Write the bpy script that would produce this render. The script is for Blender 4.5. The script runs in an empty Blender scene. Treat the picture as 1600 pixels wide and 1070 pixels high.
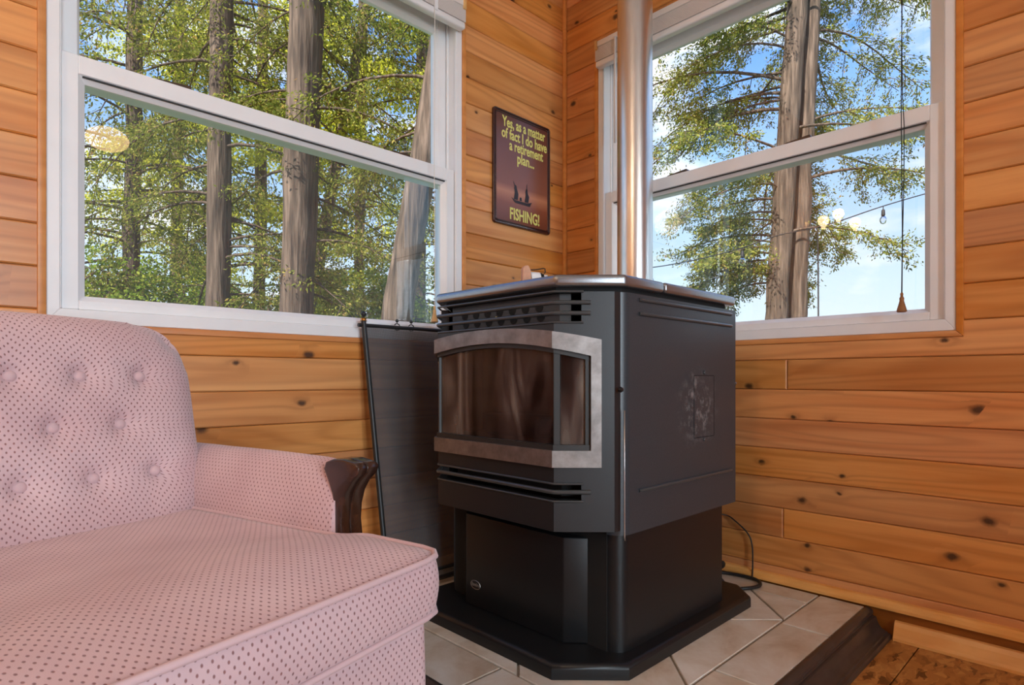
import bpy, bmesh, math, random
import numpy as np
from mathutils import Vector, Matrix

random.seed(7)
SC = bpy.context.scene
COL = SC.collection
PI = math.pi

# ------------------------------------------------------------------ camera
# World: the room corner is the origin, wall_left lies in y = 0, wall_right in
# x = 0, the room is the quadrant x < 0, y < 0, z is up, metres.
ROOM_X, ROOM_Y, ROOM_Z = -4.2, -3.8, 2.4
FPX, CXP, HYP = 935.0, 800.0, 591.0           # focal length, centre, horizon (1600x1070 frame)
YAW = math.atan2(962, 935)
FW = np.array([math.cos(YAW), math.sin(YAW), 0.0])
RT = np.array([math.sin(YAW), -math.cos(YAW), 0.0])
UP = np.array([0.0, 0.0, 1.0])
CAM = -(RT * 82 / 935 * 2.34 + FW * 2.34)
CAM[2] = 0.665
cam_data = bpy.data.cameras.new('camera')
cam = bpy.data.objects.new('camera', cam_data)
COL.objects.link(cam)
cam.location = CAM
cam.rotation_euler = (PI / 2, 0, YAW - PI / 2)
cam_data.sensor_width = 36.0
cam_data.lens = 36.0 * FPX / 1600
cam_data.shift_y = (HYP - 535) / 1600
cam_data.clip_start = 0.02
cam_data.clip_end = 400
SC.camera = cam

def pix_depth(x, y, d):
    """the point a pixel shows at a given distance along the view direction"""
    return CAM + d * (RT * (x - CXP) / FPX + FW + UP * (HYP - y) / FPX)

# ------------------------------------------------------------------ world, sun, exposure
SC.view_settings.view_transform = 'Standard'
SC.view_settings.look = 'None'
SC.view_settings.gamma = 1
SC.view_settings.use_curve_mapping = False
SC.view_settings.exposure = 0.50
SKY_STRENGTH = 1.0
SUN_STRENGTH = 7.5

world = bpy.data.worlds.new('sky')
SC.world = world
world.use_nodes = True
wt = world.node_tree
wt.nodes.clear()

def wn(kind, **kw):
    n = wt.nodes.new(kind)
    for k, v in kw.items():
        setattr(n, k, v)
    return n
w_tc = wn('ShaderNodeTexCoord')
w_sep = wn('ShaderNodeSeparateXYZ')
wt.links.new(w_tc.outputs['Generated'], w_sep.inputs[0])
w_ramp = wn('ShaderNodeValToRGB')
wt.links.new(w_sep.outputs['Z'], w_ramp.inputs[0])
el = w_ramp.color_ramp.elements
el[0].position = 0.0; el[0].color = (0.86, 0.94, 1.0, 1)
el[1].position = 0.14; el[1].color = (0.66, 0.84, 1.0, 1)
for pos, c in ((0.28, (0.42, 0.66, 1.0, 1)), (0.48, (0.13, 0.36, 0.92, 1)), (1.0, (0.06, 0.22, 0.75, 1))):
    e = el.new(pos); e.color = c
w_map = wn('ShaderNodeMapping')
w_map.inputs['Scale'].default_value = (1.0, 1.0, 2.4)
w_map.inputs['Location'].default_value = (0.35, 0.1, 0.0)
wt.links.new(w_tc.outputs['Generated'], w_map.inputs['Vector'])
w_noise = wn('ShaderNodeTexNoise')
w_noise.inputs['Scale'].default_value = 3.1
w_noise.inputs['Detail'].default_value = 7
w_noise.inputs['Roughness'].default_value = 0.55
wt.links.new(w_map.outputs[0], w_noise.inputs['Vector'])
w_cl = wn('ShaderNodeValToRGB')
w_cl.color_ramp.elements[0].position = 0.53
w_cl.color_ramp.elements[1].position = 0.66
wt.links.new(w_noise.outputs['Fac'], w_cl.inputs[0])
w_mix = wn('ShaderNodeMix', data_type='RGBA')
wt.links.new(w_cl.outputs[0], w_mix.inputs[0])
wt.links.new(w_ramp.outputs[0], w_mix.inputs[6])
w_mix.inputs[7].default_value = (1.05, 1.06, 1.08, 1)
w_bg = wn('ShaderNodeBackground')
w_bg.inputs['Strength'].default_value = SKY_STRENGTH
wt.links.new(w_mix.outputs[2], w_bg.inputs['Color'])
w_out = wn('ShaderNodeOutputWorld')
wt.links.new(w_bg.outputs[0], w_out.inputs['Surface'])

sun_data = bpy.data.lights.new('sun', 'SUN')
sun_data.energy = SUN_STRENGTH
sun_data.angle = math.radians(0.6)
sun_data.color = (1.0, 0.93, 0.82)
sun = bpy.data.objects.new('sun', sun_data)
COL.objects.link(sun)
sun.location = (-6, -6, 8)
sun_dir = Vector((0.70, 0.14, -0.70)).normalized()     # travels towards the corner, from behind the house
sun.rotation_euler = sun_dir.to_track_quat('-Z', 'Y').to_euler()

# added area light filling the room; LAMP_POWER feeds the added ceiling lamp further down
FILL_POWER, LAMP_POWER = 86.0, 20.0
ld = bpy.data.lights.new('fill_front', 'AREA'); ld.shape = 'RECTANGLE'; ld.size = 1.15; ld.size_y = 1.9
ld.energy = FILL_POWER; ld.color = (0.76, 0.89, 1.0)
lo_ = bpy.data.objects.new('fill_front', ld); COL.objects.link(lo_)
lo_.location = (-2.00, ROOM_Y - 0.06, 1.12); lo_.rotation_euler = (PI / 2, 0, 0)

# ------------------------------------------------------------------ object helpers
ORIGIN = {}

def link(o, parent=None, loc=None):
    COL.objects.link(o)
    if parent is not None:
        o.parent = parent
    return o

def thing(name, label=None, cat=None, loc=(0, 0, 0), group=None, kind=None):
    o = bpy.data.objects.new(name, None)
    o.empty_display_size = 0.1
    COL.objects.link(o)
    o.location = loc
    ORIGIN[o] = np.array(loc, float)
    tag(o, label, cat, group, kind)
    return o

def tag(o, label=None, cat=None, group=None, kind=None):
    if label: o['label'] = label
    if cat: o['category'] = cat
    if group: o['group'] = group
    if kind: o['kind'] = kind
    return o

def finish(name, me, mat, parent=None, smooth=False, label=None, kind=None):
    """link a mesh whose vertices are in world space"""
    if parent is not None:
        off = ORIGIN[parent]
        if np.any(off):
            me.transform(Matrix.Translation(Vector(-off)))
    o = bpy.data.objects.new(name, me)
    if mat is not None:
        if isinstance(mat, (list, tuple)):
            for m in mat: me.materials.append(m)
        else:
            me.materials.append(mat)
    if smooth is True:
        me.shade_smooth()
    elif smooth:
        me.shade_smooth()
        me.set_sharp_from_angle(angle=math.radians(smooth))
    link(o, parent)
    ORIGIN[o] = ORIGIN[parent] if parent is not None else np.zeros(3)
    if label: o['label'] = label
    if kind: o['kind'] = kind
    return o

class MB:
    """mesh builder: collects pieces that together are ONE object"""
    def __init__(s):
        s.bm = bmesh.new()
    def verts(s, vs):
        return [s.bm.verts.new(Vector(v)) for v in vs]
    def face(s, vs):
        try:
            return s.bm.faces.new(vs)
        except ValueError:
            return None
    def box(s, a, b, bev=0.0, seg=1):
        x0, y0, z0 = [min(p, q) for p, q in zip(a, b)]
        x1, y1, z1 = [max(p, q) for p, q in zip(a, b)]
        v = s.verts([(x0, y0, z0), (x1, y0, z0), (x1, y1, z0), (x0, y1, z0), (x0, y0, z1), (x1, y0, z1), (x1, y1, z1), (x0, y1, z1)])
        fs = [s.face([v[i] for i in q]) for q in ((3, 2, 1, 0), (4, 5, 6, 7), (0, 1, 5, 4), (1, 2, 6, 5), (2, 3, 7, 6), (3, 0, 4, 7))]
        if bev > 0:
            es = list({e for f in fs for e in f.edges})
            bmesh.ops.bevel(s.bm, geom=es, offset=bev, segments=seg, affect='EDGES', profile=0.5)
        return s
    def prism(s, pts, vec, bev=0.0, seg=2, which='all'):
        """polygon pts (3D, planar) extruded along vec; which: 'all' | 'end' bevels only the far outline"""
        n = len(pts)
        vec = Vector(vec)
        lo = s.verts(pts)
        hi = s.verts([Vector(p) + vec for p in pts])
        f0 = s.face(lo); f1 = s.face(list(reversed(hi)))
        sides = [s.face([lo[i], hi[i], hi[(i + 1) % n], lo[(i + 1) % n]]) for i in range(n)]
        bmesh.ops.recalc_face_normals(s.bm, faces=[f for f in [f0, f1] + sides if f])
        if bev > 0:
            if which == 'end':
                es = list(f1.edges)
            elif which == 'caps':
                es = list(f1.edges) + list(f0.edges)
            else:
                es = list({e for f in [f0, f1] + sides for e in f.edges})
            bmesh.ops.bevel(s.bm, geom=es, offset=bev, segments=seg, affect='EDGES', profile=0.5)
        return s
    def tube(s, pts, r, n=8, cap=True, closed=False):
        pts = [Vector(p) for p in pts]
        m = len(pts)
        rs = r if isinstance(r, (list, tuple)) else [r] * m
        rings = []
        prev = None
        pn = Vector()
        if closed:
            for i in range(m): pn += pts[i].cross(pts[(i + 1) % m])
            pn.normalize()
        for i, p in enumerate(pts):
            if closed:
                t = pts[(i + 1) % m] - pts[i - 1]
            else:
                t = pts[min(i + 1, m - 1)] - pts[max(i - 1, 0)]
            if t.length < 1e-9: t = Vector((0, 0, 1))
            t.normalize()
            if closed:
                u = t.cross(pn).normalized()
            elif prev is None:
                a = Vector((0, 0, 1)) if abs(t.z) < 0.9 else Vector((1, 0, 0))
                u = t.cross(a).normalized()
            else:
                u = (prev - t * prev.dot(t))
                u = u.normalized() if u.length > 1e-6 else t.orthogonal().normalized()
            prev = u
            w = t.cross(u)
            rings.append(s.verts([p + (u * math.cos(k * 2 * PI / n) + w * math.sin(k * 2 * PI / n)) * rs[i] for k in range(n)]))
        for i in range(m if closed else m - 1):
            a, b = rings[i], rings[(i + 1) % m]
            for k in range(n):
                s.face([a[k], a[(k + 1) % n], b[(k + 1) % n], b[k]])
        if cap and not closed:
            s.face(list(reversed(rings[0]))); s.face(rings[-1])
        return s
    def lathe(s, prof, c, n=16, axis='z', cap=True):
        """profile of (radius, height) turned about an axis through c"""
        c = Vector(c)
        rings = []
        for r, h in prof:
            ring = []
            for k in range(n):
                a = 2 * PI * k / n
                p = (r * math.cos(a), r * math.sin(a), h)
                if axis == 'x': p = (p[2], p[0], p[1])
                elif axis == 'y': p = (p[1], p[2], p[0])
                ring.append(c + Vector(p))
            rings.append(s.verts(ring))
        for i in range(len(rings) - 1):
            a, b = rings[i], rings[i + 1]
            for k in range(n):
                s.face([a[k], a[(k + 1) % n], b[(k + 1) % n], b[k]])
        if cap:
            s.face(list(reversed(rings[0]))); s.face(rings[-1])
        return s
    def grid(s, P, flip=False):
        """P: array (m, n, 3)"""
        m, n = len(P), len(P[0])
        V = [[s.bm.verts.new(Vector(P[i][j])) for j in range(n)] for i in range(m)]
        for i in range(m - 1):
            for j in range(n - 1):
                q = [V[i][j], V[i + 1][j], V[i + 1][j + 1], V[i][j + 1]]
                s.face(q[::-1] if flip else q)
        return V
    def build(s, name, mat, parent=None, smooth=False, label=None, kind=None, recalc=False):
        if recalc:
            bmesh.ops.recalc_face_normals(s.bm, faces=s.bm.faces)
        me = bpy.data.meshes.new(name)
        s.bm.to_mesh(me); s.bm.free()
        return finish(name, me, mat, parent, smooth, label, kind)

def raw_mesh(name, verts, faces4):
    """fast quad mesh from numpy arrays"""
    me = bpy.data.meshes.new(name)
    nv, nf = len(verts), len(faces4)
    me.vertices.add(nv); me.vertices.foreach_set('co', np.asarray(verts, np.float32).ravel())
    me.loops.add(nf * 4); me.loops.foreach_set('vertex_index', np.asarray(faces4, np.int32).ravel())
    me.polygons.add(nf)
    me.polygons.foreach_set('loop_start', np.arange(0, nf * 4, 4, dtype=np.int32))
    me.update(calc_edges=True)
    return me

# ------------------------------------------------------------------ materials
def new_mat(name):
    m = bpy.data.materials.new(name)
    m.use_nodes = True
    nt = m.node_tree
    bs = nt.nodes['Principled BSDF']
    return m, nt, bs

def nd(nt, kind, **kw):
    n = nt.nodes.new(kind)
    for k, v in kw.items():
        if k.startswith('i_'):
            n.inputs[k[2:].replace('_', ' ')].default_value = v
        else:
            setattr(n, k, v)
    return n

def mth(nt, op, a, b=None, c=None, clamp=False):
    n = nt.nodes.new('ShaderNodeMath'); n.operation = op; n.use_clamp = clamp
    for i, v in enumerate((a, b, c)):
        if v is None: continue
        if isinstance(v, (int, float)): n.inputs[i].default_value = v
        else: nt.links.new(v, n.inputs[i])
    return n.outputs[0]

def mixc(nt, fac, a, b, blend='MIX'):
    n = nt.nodes.new('ShaderNodeMix'); n.data_type = 'RGBA'; n.blend_type = blend
    for i, v in ((0, fac), (6, a), (7, b)):
        if isinstance(v, (int, float)): n.inputs[i].default_value = v
        elif isinstance(v, tuple): n.inputs[i].default_value = v if len(v) == 4 else (*v, 1)
        else: nt.links.new(v, n.inputs[i])
    return n.outputs[2]

def ramp(nt, fac, stops):
    n = nt.nodes.new('ShaderNodeValToRGB')
    e = n.color_ramp.elements
    e[0].position, e[1].position = stops[0][0], stops[-1][0]
    for i, (p, c) in enumerate(stops):
        if 0 < i < len(stops) - 1:
            q = e.new(p)
            q.color = (*c, 1) if len(c) == 3 else c
    e[0].color = (*stops[0][1], 1); e[-1].color = (*stops[-1][1], 1)
    nt.links.new(fac, n.inputs[0])
    return n.outputs[0]

def srgb(r, g, b):
    f = lambda v: (v / 255) / 12.92 if v / 255 <= 0.04045 else ((v / 255 + 0.055) / 1.055) ** 2.4
    return (f(r), f(g), f(b))

def plain(name, col, rough=0.5, metal=0.0, noise=0.0, nscale=30, bump=0.0, bscale=200, spec=0.5, coat=0.0):
    m, nt, bs = new_mat(name)
    bs.inputs['Roughness'].default_value = rough
    bs.inputs['Metallic'].default_value = metal
    bs.inputs['Specular IOR Level'].default_value = spec
    bs.inputs['Coat Weight'].default_value = coat
    bs.inputs['Coat Roughness'].default_value = 0.15
    tc = nd(nt, 'ShaderNodeTexCoord')
    if noise:
        n = nd(nt, 'ShaderNodeTexNoise'); n.inputs['Scale'].default_value = nscale; n.inputs['Detail'].default_value = 5
        nt.links.new(tc.outputs['Object'], n.inputs['Vector'])
        lo = tuple(max(0, c * (1 - noise)) for c in col); hi = tuple(min(1, c * (1 + noise)) for c in col)
        nt.links.new(ramp(nt, n.outputs['Fac'], ((0.3, lo), (0.7, hi))), bs.inputs['Base Color'])
    else:
        bs.inputs['Base Color'].default_value = (*col, 1)
    if bump:
        n = nd(nt, 'ShaderNodeTexNoise'); n.inputs['Scale'].default_value = bscale; n.inputs['Detail'].default_value = 3
        nt.links.new(tc.outputs['Object'], n.inputs['Vector'])
        b = nd(nt, 'ShaderNodeBump'); b.inputs['Strength'].default_value = bump; b.inputs['Distance'].default_value = 0.002
        nt.links.new(n.outputs['Fac'], b.inputs['Height']); nt.links.new(b.outputs[0], bs.inputs['Normal'])
    return m

def wood_mat(name, light, mid, dark, knots=True, vary=0.32, rough=0.38, grain=1.0):
    """knotty softwood board: length along object X, height along object Z"""
    m, nt, bs = new_mat(name)
    L = nt.links.new
    tc = nd(nt, 'ShaderNodeTexCoord'); oi = nd(nt, 'ShaderNodeObjectInfo')
    rnd = oi.outputs['Random']
    off = nd(nt, 'ShaderNodeCombineXYZ')
    L(mth(nt, 'MULTIPLY', rnd, 37.0), off.inputs[0]); L(mth(nt, 'MULTIPLY', rnd, 91.0), off.inputs[2])
    add = nd(nt, 'ShaderNodeVectorMath', operation='ADD')
    L(tc.outputs['Object'], add.inputs[0]); L(off.outputs[0], add.inputs[1])
    p = add.outputs[0]
    # knots
    mk = nd(nt, 'ShaderNodeMapping'); mk.inputs['Scale'].default_value = (9.5, 0.0, 13.5)
    L(p, mk.inputs['Vector'])
    wob = nd(nt, 'ShaderNodeTexNoise'); wob.inputs['Scale'].default_value = 60; wob.inputs['Detail'].default_value = 2
    L(p, wob.inputs['Vector'])
    wv = nd(nt, 'ShaderNodeVectorMath', operation='MULTIPLY_ADD')
    L(wob.outputs['Color'], wv.inputs[0]); wv.inputs[1].default_value = (0.07, 0, 0.12); L(mk.outputs[0], wv.inputs[2])
    vor = nd(nt, 'ShaderNodeTexVoronoi', voronoi_dimensions='2D'); vor.inputs['Scale'].default_value = 1.0; vor.inputs['Randomness'].default_value = 0.95
    ks = nd(nt, 'ShaderNodeSeparateXYZ'); kc = nd(nt, 'ShaderNodeCombineXYZ')
    L(wv.outputs[0], ks.inputs[0]); L(ks.outputs[0], kc.inputs[0]); L(ks.outputs[2], kc.inputs[1])
    L(kc.outputs[0], vor.inputs['Vector'])
    csep = nd(nt, 'ShaderNodeSeparateColor'); L(vor.outputs['Color'], csep.inputs[0])
    has = mth(nt, 'GREATER_THAN', csep.outputs[0], 0.80)
    size = mth(nt, 'MULTIPLY_ADD', csep.outputs[1], 0.09, 0.035)
    dn = mth(nt, 'DIVIDE', vor.outputs['Distance'], size)
    core = mth(nt, 'MULTIPLY', mth(nt, 'SUBTRACT', 1.6, dn, clamp=True), has)
    halo = mth(nt, 'MULTIPLY', mth(nt, 'POWER', 2.718, mth(nt, 'MULTIPLY', dn, -0.55)), has)
    # grain, bending round the knots
    mg = nd(nt, 'ShaderNodeMapping'); mg.inputs['Scale'].default_value = (1.3, 6.0, 26.0)
    L(p, mg.inputs['Vector'])
    n1 = nd(nt, 'ShaderNodeTexNoise'); n1.inputs['Scale'].default_value = 1.0; n1.inputs['Detail'].default_value = 4; n1.inputs['Distortion'].default_value = 0.6
    L(mg.outputs[0], n1.inputs['Vector'])
    mw = nd(nt, 'ShaderNodeMapping'); mw.inputs['Scale'].default_value = (0.55, 1.0, 7.0)
    L(p, mw.inputs['Vector'])
    n2 = nd(nt, 'ShaderNodeTexNoise'); n2.inputs['Scale'].default_value = 1.15; n2.inputs['Detail'].default_value = 1
    L(mw.outputs[0], n2.inputs['Vector'])
    ph = mth(nt, 'MULTIPLY_ADD', n2.outputs['Fac'], 75.0, mth(nt, 'MULTIPLY', halo, 9.0))
    ph = mth(nt, 'MULTIPLY_ADD', n1.outputs['Fac'], 5.0, ph)
    rings = mth(nt, 'MULTIPLY_ADD', mth(nt, 'SINE', ph), 0.5, 0.5)
    rings = mth(nt, 'POWER', rings, 2.2)
    mf = nd(nt, 'ShaderNodeMapping'); mf.inputs['Scale'].default_value = (9, 40, 320)
    L(p, mf.inputs['Vector'])
    n3 = nd(nt, 'ShaderNodeTexNoise'); n3.inputs['Scale'].default_value = 1.0; n3.inputs['Detail'].default_value = 2
    L(mf.outputs[0], n3.inputs['Vector'])
    base = ramp(nt, n1.outputs['Fac'], ((0.28, mid), (0.62, light)))
    g = mth(nt, 'MULTIPLY', rings, 0.30 * grain)
    base = mixc(nt, g, base, dark)
    base = mixc(nt, mth(nt, 'MULTIPLY', n3.outputs['Fac'], 0.32 * grain), base, mid)
    # board-to-board tone
    hs = nd(nt, 'ShaderNodeHueSaturation')
    r2 = mth(nt, 'FRACT', mth(nt, 'MULTIPLY', rnd, 17.31))
    L(mth(nt, 'MULTIPLY_ADD', r2, 0.006, 0.497), hs.inputs['Hue'])
    L(mth(nt, 'MULTIPLY_ADD', mth(nt, 'FRACT', mth(nt, 'MULTIPLY', rnd, 7.77)), 0.10, 0.98), hs.inputs['Saturation'])
    L(mth(nt, 'MULTIPLY_ADD', rnd, vary, 1.02 - vary * 0.6), hs.inputs['Value'])
    L(base, hs.inputs['Color'])
    colr = hs.outputs[0]
    if knots:
        colr = mixc(nt, mth(nt, 'MULTIPLY', halo, 0.42), colr, tuple(c * 0.45 for c in dark))
        colr = mixc(nt, mth(nt, 'MULTIPLY', core, 0.88), colr, (0.035, 0.012, 0.006))
    L(colr, bs.inputs['Base Color'])
    bs.inputs['Roughness'].default_value = rough
    b = nd(nt, 'ShaderNodeBump'); b.inputs['Strength'].default_value = 0.08; b.inputs['Distance'].default_value = 0.001
    L(n3.outputs['Fac'], b.inputs['Height']); L(b.outputs[0], bs.inputs['Normal'])
    return m

M = {}
M['board'] = wood_mat('knotty_pine', srgb(227, 162, 102), srgb(202, 128, 70), srgb(146, 80, 38), vary=.28)
M['trimwood'] = wood_mat('trim_pine', srgb(220, 150, 88), srgb(204, 130, 70), srgb(170, 96, 46), knots=False, vary=0.1, grain=0.7)
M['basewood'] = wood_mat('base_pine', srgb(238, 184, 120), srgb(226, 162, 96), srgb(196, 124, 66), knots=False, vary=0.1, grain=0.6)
M['baseshade'] = wood_mat('base_shade_brown', srgb(150, 92, 50), srgb(128, 74, 38), srgb(100, 56, 28), knots=False, vary=0.1)  # browner copy of the base pine, painting in the shade under the cap
M['sheath'] = plain('wall_core', srgb(150, 95, 50), 0.8)
M['white'] = plain('white_vinyl', (0.86, 0.86, 0.87), 0.35, noise=0.03, nscale=9)
M['white2'] = plain('blind_white', (0.78, 0.74, 0.71), 0.45)
M['ceiling'] = plain('white_ceiling', (0.80, 0.80, 0.79), 0.7, noise=0.03, nscale=6)
M['rearwood'] = plain('rear_pine', srgb(206, 148, 96), 0.6, noise=0.1, nscale=6)
M['black'] = plain('stove_paint', (0.009, 0.0095, 0.0105), 0.36, noise=0.10, nscale=400, bump=0.10, bscale=900, spec=0.42)  # blacker paint of pedestal and base, taken darker still for their shade
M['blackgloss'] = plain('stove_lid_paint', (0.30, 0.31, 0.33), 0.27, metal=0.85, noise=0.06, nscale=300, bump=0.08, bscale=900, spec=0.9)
M['cast'] = plain('stove_front_paint', (0.016, 0.017, 0.019), 0.36, noise=0.10, nscale=400, bump=0.10, bscale=900, spec=0.5)
M['blackdeep'] = plain('stove_inside', (0.006, 0.006, 0.006), 0.8)
M['rail'] = plain('louvre_paint', (0.05, 0.053, 0.055), 0.28)
M['gasket'] = plain('door_gasket', (0.02, 0.019, 0.018), 0.45)
M['grille'] = plain('grille_steel', (0.06, 0.06, 0.062), 0.5)
M['rubber'] = plain('black_rubber', (0.012, 0.012, 0.012), 0.5)
M['iron'] = plain('black_iron', (0.018, 0.018, 0.018), 0.42)
M['brass'] = plain('brass', (0.75, 0.46, 0.18), 0.3, metal=1.0)
M['darkbrass'] = plain('bronze_lock', (0.09, 0.06, 0.04), 0.4, metal=0.4)
M['steel'] = plain('bare_steel', (0.55, 0.55, 0.55), 0.3, metal=1.0)
M['cordwhite'] = plain('white_cord', (0.75, 0.72, 0.68), 0.7)
M['corddark'] = plain('dark_cord', (0.02, 0.022, 0.025), 0.7)
M['tassel'] = plain('tassel_wood', srgb(150, 98, 48), 0.45, noise=0.2, nscale=80)
M['tassel_light'] = plain('tassel_pale_wood', srgb(222, 178, 116), 0.5, noise=0.1, nscale=80)
M['clip'] = plain('black_clip', (0.015, 0.015, 0.017), 0.5)
M['darkwood'] = plain('walnut_arm', srgb(58, 35, 26), 0.24, noise=0.5, nscale=26, coat=0.35)
M['moulding'] = plain('dark_moulding', srgb(56, 48, 45), 0.28, noise=0.22, nscale=30)
M['grout'] = plain('grout', srgb(150, 136, 118), 0.85, noise=0.15, nscale=60)
M['cable'] = plain('outdoor_cable', (0.012, 0.012, 0.014), 0.6)
M['ground'] = plain('lawn', (0.07, 0.11, 0.03), 0.9, noise=0.5, nscale=3)
M['pinkblock'] = plain('sanded_block', srgb(202, 150, 120), 0.6, noise=0.1, nscale=90)
M['paper'] = plain('white_paper_roll', (0.8, 0.8, 0.82), 0.7)

def pewter_mat():
    m, nt, bs = new_mat('pewter_trim')
    tc = nd(nt, 'ShaderNodeTexCoord'); n = nd(nt, 'ShaderNodeTexNoise')
    n.inputs['Scale'].default_value = 24; n.inputs['Detail'].default_value = 7; n.inputs['Roughness'].default_value = 0.65
    nt.links.new(tc.outputs['Object'], n.inputs['Vector'])
    nt.links.new(ramp(nt, n.outputs['Fac'], ((0.3, (0.20, 0.18, 0.17)), (0.7, (0.36, 0.33, 0.31)))), bs.inputs['Base Color'])
    nt.links.new(ramp(nt, n.outputs['Fac'], ((0.3, (0.5, 0.5, 0.5)), (0.7, (0.38, 0.38, 0.38)))), bs.inputs['Roughness'])
    bs.inputs['Metallic'].default_value = 0.85
    return m
M['pewter'] = pewter_mat()

def galv_mat():
    m, nt, bs = new_mat('galvanised_steel')
    tc = nd(nt, 'ShaderNodeTexCoord')
    mp = nd(nt, 'ShaderNodeMapping'); mp.inputs['Scale'].default_value = (1, 1, 0.25)
    nt.links.new(tc.outputs['Object'], mp.inputs[0])
    n = nd(nt, 'ShaderNodeTexNoise'); n.inputs['Scale'].default_value = 26; n.inputs['Detail'].default_value = 6
    nt.links.new(mp.outputs[0], n.inputs['Vector'])
    nt.links.new(ramp(nt, n.outputs['Fac'], ((0.3, (0.60, 0.58, 0.55)), (0.7, (0.76, 0.75, 0.73)))), bs.inputs['Base Color'])
    nt.links.new(ramp(nt, n.outputs['Fac'], ((0.3, (0.34, 0.34, 0.34)), (0.7, (0.28, 0.28, 0.28)))), bs.inputs['Roughness'])
    bs.inputs['Metallic'].default_value = 1.0
    return m
M['galv'] = galv_mat()

def glass_mat(name, tint=(1, 1, 1), ior=1.5, scale=1.0):
    """thin pane: clear straight through, Fresnel mirror on top"""
    m, nt, bs = new_mat(name)
    nt.nodes.remove(bs)
    tr = nd(nt, 'ShaderNodeBsdfTransparent'); tr.inputs[0].default_value = (*tint, 1)
    gl = nd(nt, 'ShaderNodeBsdfGlossy'); gl.inputs['Roughness'].default_value = 0.0
    fr = nd(nt, 'ShaderNodeFresnel'); fr.inputs['IOR'].default_value = ior
    mx = nd(nt, 'ShaderNodeMixShader')
    nt.links.new(mth(nt, 'MULTIPLY', fr.outputs[0], scale, clamp=True), mx.inputs[0])
    nt.links.new(tr.outputs[0], mx.inputs[1]); nt.links.new(gl.outputs[0], mx.inputs[2])
    nt.links.new(mx.outputs[0], nt.nodes['Material Output'].inputs['Surface'])
    return m
M['glass'] = glass_mat('window_glass', (0.97, 0.985, 0.98), scale=2.0)      # double glazing: four reflecting faces

def net_mat(name, col, open_, rough=0.5):
    """fine wire net, too fine to resolve: part of the light passes between the wires"""
    m, nt, bs = new_mat(name)
    bs.inputs['Base Color'].default_value = (*col, 1); bs.inputs['Roughness'].default_value = rough
    tr = nd(nt, 'ShaderNodeBsdfTransparent')
    mx = nd(nt, 'ShaderNodeMixShader'); mx.inputs[0].default_value = open_
    nt.links.new(bs.outputs[0], mx.inputs[1]); nt.links.new(tr.outputs[0], mx.inputs[2])
    nt.links.new(mx.outputs[0], nt.nodes['Material Output'].inputs['Surface'])
    return m, nt, mx
M['insect'], _, _ = net_mat('insect_screen', (0.36, 0.36, 0.34), 0.86)

def firescreen_mat():
    m, nt, mx = net_mat('fire_screen_mesh', (0.085, 0.087, 0.092), 0.5, 0.45)
    tc = nd(nt, 'ShaderNodeTexCoord'); sp = nd(nt, 'ShaderNodeSeparateXYZ')
    nt.links.new(tc.outputs['Object'], sp.inputs[0])
    a = mth(nt, 'ABSOLUTE', mth(nt, 'SINE', mth(nt, 'MULTIPLY', sp.outputs['X'], 2 * PI / 0.006)))
    b = mth(nt, 'ABSOLUTE', mth(nt, 'SINE', mth(nt, 'MULTIPLY', sp.outputs['Z'], 2 * PI / 0.006)))
    hole = mth(nt, 'MULTIPLY', mth(nt, 'GREATER_THAN', a, 0.42), mth(nt, 'GREATER_THAN', b, 0.42))
    nt.links.new(mth(nt, 'MULTIPLY', hole, 0.48), mx.inputs[0])
    return m
M['firemesh'] = firescreen_mat()

def stoveglass_mat():
    m, nt, bs = new_mat('sooty_stove_glass')
    bs.inputs['Base Color'].default_value = (0.05, 0.035, 0.03, 1)
    bs.inputs['Roughness'].default_value = 0.09
    bs.inputs['IOR'].default_value = 1.55
    tc = nd(nt, 'ShaderNodeTexCoord')
    mp = nd(nt, 'ShaderNodeMapping'); mp.inputs['Scale'].default_value = (10, 10, 2.6)
    nt.links.new(tc.outputs['Object'], mp.inputs[0])
    n = nd(nt, 'ShaderNodeTexNoise'); n.inputs['Scale'].default_value = 1.0; n.inputs['Detail'].default_value = 3; n.inputs['Distortion'].default_value = 0.8
    nt.links.new(mp.outputs[0], n.inputs['Vector'])
    nt.links.new(ramp(nt, n.outputs['Fac'], ((0.36, srgb(38, 29, 28)), (0.5, srgb(82, 67, 63)), (0.64, srgb(134, 122, 112)))), bs.inputs['Base Color'])
    tr = nd(nt, 'ShaderNodeBsdfTransparent'); tr.inputs[0].default_value = (0.8, 0.7, 0.62, 1)
    mx = nd(nt, 'ShaderNodeMixShader')
    nt.links.new(ramp(nt, n.outputs['Fac'], ((0.36, (0.55,) * 3), (0.64, (0.2,) * 3))), mx.inputs[0])
    nt.links.new(bs.outputs[0], mx.inputs[1]); nt.links.new(tr.outputs[0], mx.inputs[2])
    nt.links.new(mx.outputs[0], nt.nodes['Material Output'].inputs['Surface'])
    return m
M['stoveglass'] = stoveglass_mat()
M['firebrick'] = plain('firebox_lining', srgb(72, 44, 30), 0.85, noise=0.5, nscale=14)

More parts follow.
